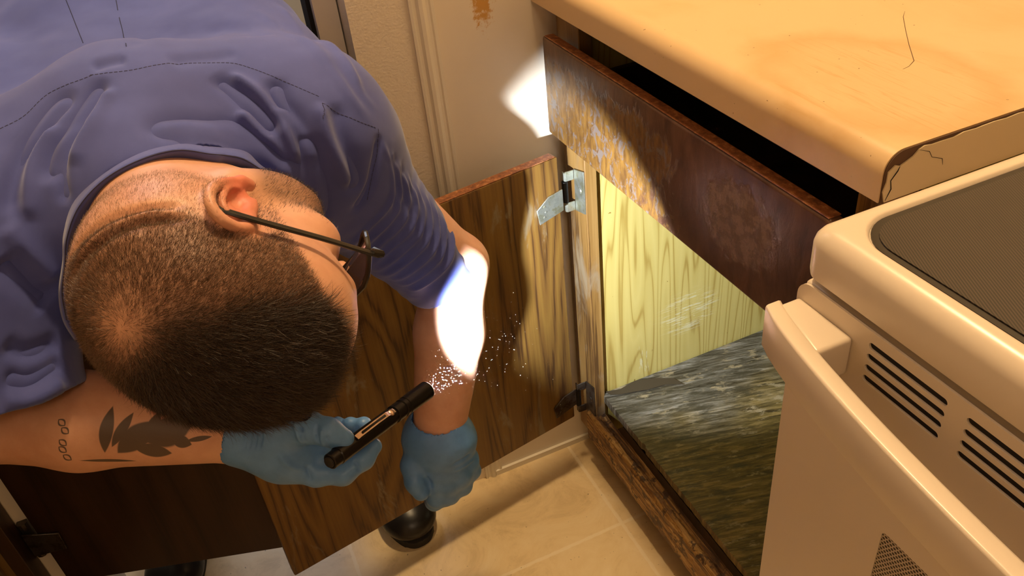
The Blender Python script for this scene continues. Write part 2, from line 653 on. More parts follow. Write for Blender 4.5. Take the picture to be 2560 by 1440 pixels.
# ------------------------------------------------------------------ right base cabinet
cab = tag(empty('base_cabinet'), 'open wooden base cabinet under the counter with yellow plywood inside', 'cabinet')
bm = bmesh.new()
add_box(bm, (0.014, 0.0, 0.068), (0.081, 0.02, 0.885))
face = bm_obj('stile', bm, M['frame_wood'], cab, 0.0012, 1)
box('stile', (0.60, 0.0, 0.068), (0.645, 0.02, 0.885), M['frame_wood'], cab, 0.0012, 1)
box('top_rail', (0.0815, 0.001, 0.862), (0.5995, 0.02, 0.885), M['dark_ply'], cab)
# rotten bottom rail with a split along its top
bm = bmesh.new()
rnd = random.Random(4)
N = 90
prev = None
rows = []
for i in range(N + 1):
    x = 0.0600 + (0.60 - 0.0600) * i / N
    j = lambda s: s * (rnd.random() - 0.5)
    ring = [(x, -0.008 + j(0.0012), 0.069 + j(.001)), (x, -0.009 + j(0.0016), 0.130 + j(.0022)), (x, -0.004 + j(.001), 0.1365 + j(.001)),
            (x, 0.0035 + j(.0015), 0.1365 + j(.002)), (x, 0.0055 + j(.002), 0.1325 + j(.0025)), (x, 0.0085 + j(.001), 0.1345 + j(.0012)), (x, 0.018, 0.136 + j(.001)), (x, 0.019, 0.069)]
    rows.append([bm.verts.new(p) for p in ring])
for a, b in zip(rows, rows[1:]):
    for k in range(8):
        bm.faces.new((a[k], a[(k + 1) % 8], b[(k + 1) % 8], b[k]))
bm.faces.new(rows[0])
bm.faces.new(rows[-1][::-1])
bm_obj('bottom_rail', bm, M['rail'], cab)
# floor of the cabinet: ragged delaminated front and left edge
bm = bmesh.new()
top, bot = [], []
for i in range(121):
    x = 0.0745 + (0.64 - 0.0745) * i / 120
    y = 0.0175 + 0.0012 * noise.noise(Vector((x * 60, 0, 0))) + (0.0025 if rnd.random() < 0.06 else 0)
    top.append((x, y, 0.180))
ring = top + [(0.64, 0.575, 0.180), (0.0715, 0.575, 0.180)]
extrude_poly('cabinet_floor', ring, (0, 0, -0.016), M['shelf'], cab)
# lifted veneer flake in the near left corner of the cabinet floor
fl = [(0.0745, 0.025), (0.082, 0.05), (0.076, 0.085), (0.088, 0.12), (0.105, 0.15), (0.128, 0.158), (0.112, 0.128), (0.108, 0.095), (0.1, 0.07), (0.094, 0.045), (0.086, 0.028)]
extrude_poly('veneer_flake', [(x, y, 0.1815) for x, y in fl], (0, 0, 0.001), M['flake'], cab)
box('side_panel', (0.0585, 0.0205, 0.069), (0.0705, 0.58, 0.884), M['inner_ply'], cab)
box('side_panel', (0.646, 0.0205, 0.0), (0.658, 0.58, 0.884), M['inner_ply'], cab)
box('back_panel', (0.0715, 0.5755, 0.069), (0.6445, 0.583, 0.884), M['inner_ply'], cab)
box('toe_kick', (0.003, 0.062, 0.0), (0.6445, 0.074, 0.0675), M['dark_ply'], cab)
# drawer standing a finger's width open
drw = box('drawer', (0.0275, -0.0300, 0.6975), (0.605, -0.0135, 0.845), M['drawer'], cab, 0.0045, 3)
box('drawer_edge', (0.034, -0.0285, 0.8452), (0.600, -0.0150, 0.8462), M['edge'], drw)
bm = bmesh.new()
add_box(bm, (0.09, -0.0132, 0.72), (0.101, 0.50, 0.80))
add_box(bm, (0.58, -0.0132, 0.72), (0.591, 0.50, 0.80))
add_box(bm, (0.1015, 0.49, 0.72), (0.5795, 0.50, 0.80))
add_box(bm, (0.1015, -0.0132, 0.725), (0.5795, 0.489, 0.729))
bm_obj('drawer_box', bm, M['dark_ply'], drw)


def leaf(name, p0, p1, z0, z1, th, mat, parent, back):
    """door leaf whose camera-side face runs from p0 to p1; back = unit-ish normal away from that face"""
    a, b = Vector((*p0, z0)), Vector((*p1, z0))
    d = (b - a).normalized()
    nrm = Vector((-d.y, d.x, 0))
    if nrm.dot(Vector((*back, 0))) < 0:
        nrm = -nrm
    # object frame: local x along the leaf, y through it, z up, so the grain runs with the leaf
    o = box(name, (0, 0, 0), ((b - a).length, th, z1 - z0), mat, parent, 0.0022, 2)
    o.matrix_world = Matrix(((d.x, nrm.x, 0, a.x), (d.y, nrm.y, 0, a.y), (0, 0, 1, z0), (0, 0, 0, 1)))
    return o


door = leaf('cabinet_door', (0.0650, -0.0360), (0.1595, -0.5825), 0.140, 0.675, 0.018, M['door_ply'], cab, (-1, 0))
box('edge_band', (0.004, 0.0012, 0.5351), (0.550, 0.0168, 0.5361), M['edge'], door)


def hinge(parent, z, mat, k=1.0):
    """overlay hinge: bracket on the stile with two ears, tapered leaf on the door; local to the door's frame"""
    h = extrude_poly('hinge', [(-0.004, -0.0005, z - 0.017), (0.041, -0.0005, z - 0.025), (0.045, -0.0005, z + 0.001), (0.022, -0.0005, z + 0.0165), (-0.004, -0.0005, z + 0.0195)],
                     (0, -0.0022, 0), mat, parent, 0.0004, 1)
    for dx, dz in ((0.031, -0.001), (0.029, -0.011), (0.032, -0.0190)):
        s = lathe('hinge_screw', (dx, -0.0026, z + dz + 0.004), (dx, -0.006, z + dz + 0.004), [(0, 0.0022), (0.0008, 0.0019), (0.0011, 0.0004)], M['steel'] if mat is M['steel'] else mat, h, 12)
    return h


def stile_bracket(z, mat):
    g = extrude_poly('hinge_bracket', [(0.0480, -0.0003, z - 0.042), (0.0800, -0.0003, z - 0.034), (0.0800, -0.0003, z + 0.040), (0.0480, -0.0003, z + 0.031)],
                     (0, -0.002, 0), mat, cab, 0.0004, 1)
    for zz in (z + 0.0130, z - 0.0415):
        bm = bmesh.new()
        add_box(bm, (0.0462, -0.0170, zz), (0.0482, -0.0024, zz + 0.0165))
        add_box(bm, (0.0395, -0.0190, zz + 0.001), (0.0482, -0.0170, zz + 0.0155))
        bm_obj('ear', bm, mat, g, 0.0006, 1)
    tube('pivot', [(0.0440, -0.0165, z - 0.024), (0.0440, -0.0165, z + 0.012)], 0.0050, M['black'], g, 10)
    lathe('hinge_screw', (0.0665, -0.0024, z + 0.002), (0.0665, -0.01, z + 0.002), [(0, 0.0052), (0.0012, 0.0042), (0.0018, 0.001)], mat, g, 16)
    return g


hinge(door, 0.460, M['steel'])
stile_bracket(0.606, M['steel'])
hinge(door, 0.048, M['rust'])
stile_bracket(0.168, M['rust'])

# ------------------------------------------------------------------ countertop
ct = tag(empty('countertop'), 'cream laminate countertop with brown scuffs and a cracked end strip', 'countertop')
prof = [(-0.0300, 0.8865), (-0.0305, 0.9100)]
for i in range(9):
    a = math.radians(180 - 90 * i / 8)
    prof.append((-0.0305 + 0.018 + 0.018 * math.cos(a), 0.912 + 0.018 * math.sin(a)))
prof += [(0.65, 0.930), (0.65, 0.8865)]
slabtop = extrude_poly('laminate_top', [(0.001, y, z) for y, z in prof], (0.6485, 0, 0), M['counter'], ct)
for p in slabtop.data.polygons:
    p.use_smooth = True
slabtop.data.set_sharp_from_angle(angle=math.radians(40))
core = extrude_poly('core', [(0.6497, y + 0.0012, z - 0.0008) for y, z in prof[:-2]] + [(0.6497, 0.648, 0.9288), (0.6497, 0.648, 0.887)], (0.0012, 0, 0), M['counter_core'], ct)
# end strip, torn away along its top edge and at the front corner
strip = [(-0.026, 0.887), (-0.0292, 0.897), (-0.0270, 0.905), (-0.0272, 0.914), (-0.021, 0.9185), (-0.016, 0.9165), (-0.004, 0.9215), (0.001, 0.9262)]
r2 = random.Random(9)
y = 0.006
while y < 0.64:
    strip.append((y, 0.9272 + r2.random() * 0.0012 - (0.0016 if r2.random() < .2 else 0)))
    y += 0.006 + r2.random() * 0.01
strip += [(0.648, 0.9283), (0.648, 0.887)]
es = extrude_poly('end_strip', [(0.6511, y, z) for y, z in strip], (0.0011, 0, 0), M['endcap'], ct)
tube('crack', [(0.6523, -0.0255, 0.8885), (0.6524, -0.0215, 0.898), (0.6524, -0.0235, 0.906), (0.6524, -0.018, 0.913), (0.6524, -0.0165, 0.9165)], [.0002, .0005, .0004, .0005, .0002], M['black'], es, 6)
tube('crack', [(0.6523, 0.001, 0.9255), (0.6524, 0.012, 0.921), (0.6524, 0.016, 0.915), (0.6524, 0.028, 0.910), (0.6524, 0.030, 0.904)], [.0001, .00025, .0002, .00025, .0001], M['black'], es, 6)
# long hair-fine scratch in the top
sp_ = [AT(u, v, 'z', 0.9301) for u, v in ((2262, 28), (2258, 42), (2264, 75), (2272, 110), (2285, 152), (2272, 166), (2257, 173))]
tube('scratch', [tuple(p) for p in sp_], [.00012, .0003, .0003, .0003, .00035, .0002, .0001], M['counter_core'], ct, 6)

# ------------------------------------------------------------------ range
st = tag(empty('electric_range'), 'almond enamel electric range with black ribbed glass cooktop and vented door', 'range')
SX0, SX1 = 0.700, 1.455
# body
box('range_body', (SX0 + 0.004, -0.118, 0.02), (SX1 - 0.004, 0.55, 0.888), M['enamel'], st, 0.004, 2)
box('kick_drawer', (SX0 + 0.003, -0.142, 0.03), (SX1 - 0.003, -0.119, 0.155), M['enamel'], st, 0.005, 3)
# cooktop: outer rim rolls over, shallow recess holds the glass
bm = bmesh.new()


def ringz(r, z):
    return [bm.verts.new((x, y, z)) for x, y in r]


def rr2(x0, y0, x1, y1, r):
    return rrect(x0, y0, x1, y1, r, 10)


L = []
e = 0.0
for inset, z in ((0.0030, 0.8945), (0.0006, 0.8970), (0.0, 0.901), (0.0, 0.922), (0.0010, 0.9265), (0.0035, 0.9305), (0.0075, 0.9335), (0.0120, 0.9350)):
    L.append(ringz(rr2(SX0 + inset, -0.149 + inset, SX1 - inset, 0.545 - inset, 0.016 - inset * 0.5), z))
for x0, y0, r, z in ((0.716, -0.1335, 0.036, 0.9350), (0.7175, -0.132, 0.035, 0.9342), (0.7190, -0.1305, 0.034, 0.9318)):
    L.append(ringz(rr2(x0, y0, SX1 - (x0 - SX0), 0.50, r), z))
for a, b in zip(L, L[1:]):
    n = len(a)
    for i in range(n):
        bm.faces.new((a[i], a[(i + 1) % n], b[(i + 1) % n], b[i]))
bm.faces.new(L[0][::-1])
bm.faces.new(L[-1])
top_ = bm_obj('cooktop_rim', bm, M['enamel'], st, smooth=True)
top_.data.polygons.foreach_set('use_smooth', [True] * len(top_.data.polygons))
gl = [(x, y, 0.9320) for x, y in rr2(0.7195, -0.1300, SX1 - 0.0195, 0.4995, 0.0335)]
extrude_poly('cooktop_glass', gl, (0, 0, 0.0010), M['black_glass'], st)
gl2 = [(x, y, 0.93305) for x, y in rr2(0.7245, -0.1250, SX1 - 0.0245, 0.4945, 0.0290)]
extrude_poly('cooktop_ribs', gl2, (0, 0, 0.0006), M['cooktop'], st)
# oven door: upper vent rail with eight slots in view, then the door face with its window
slots = []
for g in range(9):
    x0 = 0.7705 + g * 0.0775
    for k in range(4):
        zc = 0.8795 - k * 0.0092
        if x0 + 0.066 < SX1 - 0.05:
            slots.append(rrect(x0 + 0.0012 * 0, zc - 0.0027, x0 + 0.0635, zc + 0.0027, 0.00268, 5))
outer = rrect(SX0 + 0.001, 0.160, SX1 - 0.001, 0.8905, 0.013, 7)
win = rrect(0.8140, 0.32, SX1 - 0.114, 0.7385, 0.004, 3)
dr = plate_holes('oven_door', outer, slots + [win], -0.1490, -0.1472, M['enamel'], st)
bv = dr.modifiers.new('edge_round', 'BEVEL')
bv.width = 0.0013
bv.segments = 3
bv.limit_method = 'ANGLE'
bv.angle_limit = math.radians(60)
dr.data.polygons.foreach_set('use_smooth', [True] * len(dr.data.polygons))
wn = dr.modifiers.new('wn', 'WEIGHTED_NORMAL')
wn.keep_sharp = True
box('vent_dark_backing', (0.765, -0.1471, 0.845), (1.415, -0.1460, 0.886), M['black'], st)  # black sheet standing in for the shade inside the vent slots
box('door_core', (SX0 + 0.0015, -0.1459, 0.1605), (SX1 - 0.0015, -0.1185, 0.8895), M['enamel'], st, 0.006, 3)
extrude_poly('oven_window', [(x, -0.1484, z) for x, z in rrect(0.8142, 0.3202, SX1 - 0.1142, 0.7383, 0.004, 3)], (0, 0.0023, 0), M['dots'], st)


# handle: bowed bar on two end blocks
def hy(x):
    t = (x - SX0) / (SX1 - SX0)
    return -0.1755 - 0.040 * (4 * t * (1 - t)) ** 0.75


bm = bmesh.new()
rows = []
for i in range(61):
    x = SX0 + 0.001 + (SX1 - SX0 - 0.002) * i / 60
    y = hy(x)
    sec = [(0.0, 0.8408), (0.0006, 0.8396), (0.0018, 0.8390), (0.0110, 0.8390), (0.0130, 0.8400), (0.0140, 0.8420), (0.0140, 0.8735), (0.0130, 0.8755), (0.0110, 0.8765), (0.0020, 0.8765), (0.0006, 0.8759), (0.0, 0.8745)]
    rows.append([bm.verts.new((x, y + a, z)) for a, z in sec])
n = len(sec)
for a, b in zip(rows, rows[1:]):
    for k in range(n):
        bm.faces.new((a[k], a[(k + 1) % n], b[(k + 1) % n], b[k]))
bm.faces.new(rows[0])
bm.faces.new(rows[-1][::-1])
hd = bm_obj('handle', bm, M['enamel'], st)
hd.data.polygons.foreach_set('use_smooth', [True] * len(hd.data.polygons))
hd.data.set_sharp_from_angle(angle=math.radians(50))
for xa, xb in ((SX0 + 0.0035, 0.758), (1.397, SX1 - 0.0035)):
    ya = max(hy(xa), hy(xb)) + 0.006
    extrude_poly('handle_mount', [(xa, hy(xa) + 0.010, 0.8435), (xb, hy(xb) + 0.010, 0.8435), (xb, -0.1487, 0.8435), (xa, -0.1487, 0.8435)], (0, 0, 0.0325), M['enamel'], hd, 0.0035, 3)

# ------------------------------------------------------------------ opposite cabinet, dark door open towards the doorway
cb2 = tag(empty('base_cabinet'), 'dark brown cabinet at the lower left with its door swung open', 'cabinet')
FY = -0.932
box('stile', (0.003, FY - 0.02, 0.068), (0.048, FY, 0.885), M['dark_ply'], cb2, 0.001, 1)
box('stile', (0.55, FY - 0.02, 0.068), (0.60, FY, 0.885), M['dark_ply'], cb2, 0.001, 1)
box('top_rail', (0.0485, FY - 0.019, 0.70), (0.5495, FY - 0.001, 0.885), M['dark_ply'], cb2)
box('bottom_rail', (0.0485, FY - 0.019, 0.068), (0.5495, FY - 0.001, 0.13), M['dark_ply'], cb2)
box('cabinet_floor', (0.03, FY - 0.60, 0.131), (0.60, FY - 0.0205, 0.145), M['inner_ply'], cb2)
box('side_panel', (0.012, FY - 0.60, 0.0), (0.0285, FY - 0.0205, 0.885), M['frame_wood'], cb2)
box('side_panel', (0.6005, FY - 0.60, 0.0), (0.612, FY - 0.0205, 0.885), M['frame_wood'], cb2)
box('toe_kick', (0.003, FY - 0.075, 0.0), (0.60, FY - 0.062, 0.067), M['dark_ply'], cb2)
d2 = leaf('cabinet_door', (0.022, -0.908), (0.126, -0.568), 0.168, 0.70, 0.016, M['dark_ply'], cb2, (-1, 0))
extrude_poly('hinge', [(-0.020, -0.0005, 0.075), (0.030, -0.0005, 0.082), (0.032, -0.0005, 0.118), (-0.020, -0.0005, 0.125)], (0, -0.003, 0), M['rust'], d2, 0.0006, 1)
tube('hinge_knuckle', [(0.004, -0.935 + 0.012, 0.23), (0.004, -0.935 + 0.012, 0.305)], 0.008, M['rust'], cb2, 10)
ct2 = tag(box('countertop', (0.001, -1.60, 0.8865), (0.62, -0.965, 0.930), M['counter'], None, 0.008, 3), 'cream laminate countertop on the left behind the bent man', 'countertop')

# ------------------------------------------------------------------ implicit surfaces for the figure
class Grid:
    def __init__(self, xs, ys, zs):
        self.ax = [np.asarray(a, np.float32) for a in (xs, ys, zs)]
        self.d = np.full([len(a) for a in self.ax], 0.08, np.float32)

    def _sub(self, lo, hi):
        sl = []
        for a, l, h in zip(self.ax, lo, hi):
            i, j = np.searchsorted(a, l), np.searchsorted(a, h)
            if j - i < 1:
                return None
            sl.append(slice(i, j))
        sl = tuple(sl)
        X = self.ax[0][sl[0]][:, None, None]
        Y = self.ax[1][sl[1]][None, :, None]
        Z = self.ax[2][sl[2]][None, None, :]
        return sl, X, Y, Z

    def put(self, fn, lo, hi, k, op='add'):
        m = k + 0.03
        s = self._sub(np.asarray(lo) - m, np.asarray(hi) + m)
        if s is None:
            return
        sl, X, Y, Z = s
        v = fn(X, Y, Z).astype(np.float32)
        d = self.d[sl]
        if op == 'add':
            if k > 0:
                h = np.clip(0.5 + 0.5 * (d - v) / k, 0, 1)
                self.d[sl] = d + (v - d) * h - k * h * (1 - h)
            else:
                self.d[sl] = np.minimum(d, v)
        else:
            if k > 0:
                h = np.clip(0.5 - 0.5 * (d + v) / k, 0, 1)
                self.d[sl] = d + (-v - d) * h + k * h * (1 - h)
            else:
                self.d[sl] = np.maximum(d, -v)

    def cap(self, a, b, ra, rb, k=0.02, op='add', side=None, ratio=1.0):
        a = np.asarray(a, float)
        b = np.asarray(b, float)
        ba = b - a
        L2 = float(ba @ ba) + 1e-12
        if side is not None:
            side = np.asarray(side, float)
            side = side - ba * (side @ ba) / L2
            side = side / np.linalg.norm(side)

        def fn(X, Y, Z):
            px, py, pz = X - a[0], Y - a[1], Z - a[2]
            t = np.clip((px * ba[0] + py * ba[1] + pz * ba[2]) / L2, 0, 1)
            px, py, pz = px - t * ba[0], py - t * ba[1], pz - t * ba[2]
            if side is not None:
                q = (px * side[0] + py * side[1] + pz * side[2]) * (1 / ratio - 1)
                px, py, pz = px + side[0] * q, py + side[1] * q, pz + side[2] * q
            return np.sqrt(px * px + py * py + pz * pz) - (ra + (rb - ra) * t)
        R = max(ra, rb) * max(1, ratio)
        self.put(fn, np.minimum(a, b) - R, np.maximum(a, b) + R, k, op)

    def ell(self, c, F, k=0.02, op='add'):
        """F: rows = unit axis * semi-axis length (world)"""
        c = np.asarray(c, float)
        F = [np.asarray(f, float) for f in F]
        r = [np.linalg.norm(f) for f in F]
        u = [f / q for f, q in zip(F, r)]
        mn = min(r)

        def fn(X, Y, Z):
            px, py, pz = X - c[0], Y - c[1], Z - c[2]
            s = 0
            g = 0
            for a, q in zip(u, r):
                w = px * a[0] + py * a[1] + pz * a[2]
                s = s + (w / q) ** 2
                g = g + (w / q / q) ** 2
            s = np.sqrt(s + 1e-9)
            return s * (s - 1) / np.sqrt(g + 1e-9)
        R = max(r)
        self.put(fn, c - R, c + R, k, op)

    def mesh(self):
        d = self.d
        xs, ys, zs = self.ax
        s = d < 0
        cnt = np.zeros([n - 1 for n in d.shape], np.int8)
        for i in (0, 1):
            for j in (0, 1):
                for k in (0, 1):
                    cnt += s[i:d.shape[0] - 1 + i, j:d.shape[1] - 1 + j, k:d.shape[2] - 1 + k]
        act = (cnt > 0) & (cnt < 8)
        I, J, K = np.nonzero(act)
        idx = np.full(act.shape, -1, np.int32)
        idx[I, J, K] = np.arange(len(I))
        P = np.zeros((len(I), 3))
        W = np.zeros(len(I))
        cor = [(i, j, k) for i in (0, 1) for j in (0, 1) for k in (0, 1)]
        for a in cor:
            for b in cor:
                if sum(abs(p - q) for p, q in zip(a, b)) != 1 or a > b:
                    continue
                da = d[I + a[0], J + a[1], K + a[2]]
                db = d[I + b[0], J + b[1], K + b[2]]
                m = (da < 0) != (db < 0)
                t = np.where(m, da / np.where(m, da - db, 1), 0)
                pa = np.stack((xs[I + a[0]], ys[J + a[1]], zs[K + a[2]]), 1)
                pb = np.stack((xs[I + b[0]], ys[J + b[1]], zs[K + b[2]]), 1)
                P += np.where(m[:, None], pa + (pb - pa) * t[:, None], 0)
                W += m
        P /= W[:, None]
        quads = []
        for axis in range(3):
            sh = [slice(1, -1)] * 3
            lo = list(sh)
            hi = list(sh)
            lo[axis] = slice(0, -1)
            hi[axis] = slice(1, None)
            A = s[tuple(lo)]
            B = s[tuple(hi)]
            for flip, m in ((False, A & ~B), (True, ~A & B)):
                q = np.nonzero(m)
                g = [q[0] + 1, q[1] + 1, q[2] + 1]
                g[axis] = g[axis] - 1
                b, c = [(1, 2), (2, 0), (0, 1)][axis]
                def at(db, dc):
                    h = [x.copy() for x in g]
                    h[b] -= db
                    h[c] -= dc
                    return idx[h[0], h[1], h[2]]
                r = [at(1, 1), at(0, 1), at(0, 0), at(1, 0)]
                if flip:
                    r = r[::-1]
                quads.append(np.stack(r, 1))
        return P, np.concatenate(quads)


def to_mesh(name, V, Q):
    me = bpy.data.meshes.new(name)
    n = Q.shape[1]
    me.vertices.add(len(V))
    me.vertices.foreach_set('co', np.asarray(V, np.float32).ravel())
    me.loops.add(Q.size)
    me.loops.foreach_set('vertex_index', Q.astype(np.int32).ravel())
    me.polygons.add(len(Q))
    me.polygons.foreach_set('loop_start', np.arange(0, Q.size, n, dtype=np.int32))
    me.polygons.foreach_set('loop_total', np.full(len(Q), n, np.int32))
    me.polygons.foreach_set('use_smooth', np.ones(len(Q), bool))
    me.update(calc_edges=True)
    return me


def relax(V, Q, it=2, lam=0.5):
    for _ in range(it):
        S = np.zeros_like(V)
        c = np.zeros(len(V))
        for a, b in ((0, 1), (1, 2), (2, 3), (3, 0)):
            np.add.at(S, Q[:, a], V[Q[:, b]])
            np.add.at(S, Q[:, b], V[Q[:, a]])
            np.add.at(c, Q[:, a], 1)
            np.add.at(c, Q[:, b], 1)
        V = V + lam * (S / np.maximum(c, 1)[:, None] - V)
    return V


def normals(V, Q):
    n = np.cross(V[Q[:, 2]] - V[Q[:, 0]], V[Q[:, 3]] - V[Q[:, 1]])
    N = np.zeros_like(V)
    for k in range(4):
        np.add.at(N, Q[:, k], n)
    return N / np.maximum(np.linalg.norm(N, axis=1), 1e-12)[:, None]


def set_attr(me, name, val):
    a = me.attributes.new(name, 'FLOAT', 'POINT')
    a.data.foreach_set('value', np.asarray(val, np.float32))


def seg_dist(V, poly):
    """distance to a 3-D polyline and position 0..1 along it"""
    poly = np.asarray(poly)
    L = np.r_[0, np.cumsum(np.linalg.norm(np.diff(poly, axis=0), axis=1))]
    best = np.full(len(V), 9.0)
    tt = np.zeros(len(V))
    for i in range(len(poly) - 1):
        a, b = poly[i], poly[i + 1]
        ab = b - a
        t = np.clip((V - a) @ ab / (ab @ ab + 1e-12), 0, 1)
        d = np.linalg.norm(V - a - t[:, None] * ab, axis=1)
        m = d < best
        best[m] = d[m]
        tt[m] = ((L[i] + t * (L[i + 1] - L[i])) / L[-1])[m]
    return best, tt


def rng(a, b, h):
    return np.arange(a, b, h)


def smooth_pts(pts, n=8):
    """Catmull-Rom through the points"""
    P = [np.asarray(p, float) for p in pts]
    P = [2 * P[0] - P[1]] + P + [2 * P[-1] - P[-2]]
    out = []
    for i in range(1, len(P) - 2):
        for j in range(n):
            t = j / n
            a, b, c, d = P[i - 1], P[i], P[i + 1], P[i + 2]
            out.append(0.5 * (2 * b + (c - a) * t + (2 * a - 5 * b + 4 * c - d) * t * t + (3 * b - a - 3 * c + d) * t ** 3))
    out.append(P[-2])
    return np.array(out)


# ------------------------------------------------------------------ the man: skeleton
man = tag(empty('person'), 'man in a blue work shirt, glasses and blue gloves bending over the open cabinet door', 'person')
HU = 0.25 * RGT + 0.68 * DWN - 0.69 * FWD                   # crown direction
HU /= np.linalg.norm(HU)
HF = 0.800 * RGT + 0.192 * DWN + 0.570 * FWD     # where the face looks
HF = HF - HU * (HF @ HU)
HF /= np.linalg.norm(HF)
HL = np.cross(HU, HF)                          # towards his left ear
HC = PD(548, 680, 0.690)                       # between the ears


def H(f, l, u):
    return HC + HF * f + HL * l + HU * u


NECK = PD(360, 470, 0.800)
SHL = PD(768, 345, 0.880)
SHR = PD(-150, 640, 0.740)
ELL_ = PD(1128, 665, 1.058)
WRL = PD(1097, 1085, 1.130)
ELR = PD(-60, 1030, 0.780)
WRR = PD(608, 1085, 0.800)
HIPC = np.array([-0.30, -0.59, 0.87])
KNL, ANL = np.array([-0.13, -0.42, 0.47]), np.array([-0.155, -0.40, 0.10])
KNR, ANR = np.array([-0.15, -0.74, 0.47]), np.array([-0.19, -0.76, 0.10])
HPL, HPR = HIPC + np.array([0, 0.10, -0.02]), HIPC + np.array([0, -0.10, -0.02])
CHEST = np.array([0.19, -0.565, 0.845])
WAIST = np.array([-0.12, -0.565, 0.895])
YS = np.array([0, 1.0, 0])


def torso(g, k=0.04, grow=0.0):
    g.cap(CHEST, WAIST, 0.100 + grow, 0.098 + grow, k, side=YS, ratio=1.75)
    g.cap(WAIST, HIPC, 0.098 + grow, 0.105 + grow, k, side=YS, ratio=1.65)
    up = NECK + (CHEST - NECK) * 0.35
    g.cap(up, SHL, 0.070 + grow, 0.060 + grow, k)
    g.cap(up, SHR, 0.070 + grow, 0.060 + grow, k)
    g.cap(SHL, PD(610, 130, 1.02), 0.058 + grow, 0.064 + grow, k)
    g.cap(SHR, SHR + (WAIST - CHEST) * 0.8, 0.058 + grow, 0.07 + grow, k)
    g.cap(up, CHEST, 0.085 + grow, 0.10 + grow, k, side=YS, ratio=1.5)


def ss0(x, a, b):
    t = np.clip((x - a) / (b - a), 0, 1)
    return t * t * (3 - 2 * t)


# ---------------- body
hx = rng(0.26, 0.66, 0.0022)
gx = np.r_[rng(-0.46, 0.26, 0.0045), hx, rng(0.66, 0.70, 0.0045)]
hyy = rng(-0.68, -0.33, 0.0022)
gy = np.r_[rng(-1.0, -0.68, 0.0045), hyy, rng(-0.33, -0.10, 0.0035)]
gz = np.r_[rng(0.04, 0.40, 0.006), rng(0.40, 0.72, 0.0040), rng(0.72, 1.06, 0.0022)]
g = Grid(gx, gy, gz)
torso(g, 0.04, -0.012)
for hp, kn, an in ((HPL, KNL, ANL), (HPR, KNR, ANR)):
    g.cap(hp, kn, 0.080, 0.056, 0.03)
    g.cap(kn, an, 0.054, 0.034, 0.02)
    g.cap(an, an + np.array([0.10, 0, -0.045]), 0.030, 0.022, 0.02)
# left arm
g.cap(SHL, ELL_, 0.052, 0.043, 0.03)
midL = ELL_ * 0.62 + WRL * 0.38 + RGT * 0.004
g.cap(ELL_, midL, 0.0405, 0.0425, 0.015)
g.cap(midL, WRL, 0.0425, 0.0325, 0.015, side=RGT, ratio=1.06)
g.cap(ELL_ + RGT * 0.016 - DWN * 0.004, midL + RGT * 0.004, 0.026, 0.026, 0.02)
g.cap(WRL, PD(1100, 1165, 1.15), 0.030, 0.022, 0.015)
# right arm
g.cap(SHR, ELR, 0.054, 0.046, 0.03)
midR = ELR * 0.6 + WRR * 0.4
g.cap(ELR, midR, 0.045, 0.0445, 0.015)
g.cap(midR, WRR, 0.0445, 0.0265, 0.015)
g.cap(WRR, PD(700, 1120, 0.805), 0.024, 0.020, 0.015)
# neck
g.cap(H(-0.030, 0, -0.005), NECK, 0.066, 0.058, 0.02)
g.cap(H(0.005, 0, -0.06), NECK + (CHEST - NECK) * 0.4, 0.052, 0.060, 0.02)


def he(f, l, u, a, b, c, k=0.02, op='add'):
    g.ell(H(f, l, u), (HF * a, HL * b, HU * c), k, op)


he(0.000, 0, 0.045, 0.104, 0.078, 0.090, 0.02)       # cranium
he(0.048, 0, 0.040, 0.056, 0.064, 0.058, 0.03)        # forehead
he(-0.048, 0, 0.010, 0.056, 0.062, 0.058, 0.03)       # occiput
he(0.045, 0, -0.030, 0.053, 0.058, 0.065, 0.02)       # mid face
he(0.040, 0, -0.075, 0.050, 0.052, 0.034, 0.02)       # jaw
g.cap(H(-0.005, 0.050, -0.045), H(0.070, 0.022, -0.098), 0.018, 0.015, 0.02)
g.cap(H(-0.005, -0.050, -0.045), H(0.070, -0.022, -0.098), 0.018, 0.015, 0.02)
g.cap(H(0.084, 0, -0.104), H(0.080, 0, -0.095), 0.017, 0.018, 0.02)
g.cap(H(0.090, 0.036, 0.026), H(0.096, 0.012, 0.024), 0.009, 0.009, 0.012)
g.cap(H(0.090, -0.036, 0.026), H(0.096, -0.012, 0.024), 0.009, 0.009, 0.012)
for s in (1, -1):
    he(0.086, s * 0.033, 0.006, 0.016, 0.016, 0.011, 0.010, 'cut')
    he(0.079, s * 0.033, 0.006, 0.0125, 0.014, 0.0115, 0.003)
    he(0.066, s * 0.044, -0.024, 0.022, 0.016, 0.016, 0.02)
g.cap(H(0.094, 0, 0.008), H(0.114, 0, -0.028), 0.0075, 0.0105, 0.010)
g.cap(H(0.108, 0.010, -0.033), H(0.108, -0.010, -0.033), 0.008, 0.008, 0.006)
g.cap(H(0.095, 0.020, -0.062), H(0.100, 0, -0.060), 0.005, 0.0065, 0.004)
g.cap(H(0.095, -0.020, -0.062), H(0.100, 0, -0.060), 0.005, 0.0065, 0.004)
g.cap(H(0.094, 0.016, -0.071), H(0.094, -0.016, -0.071), 0.006, 0.006, 0.004)
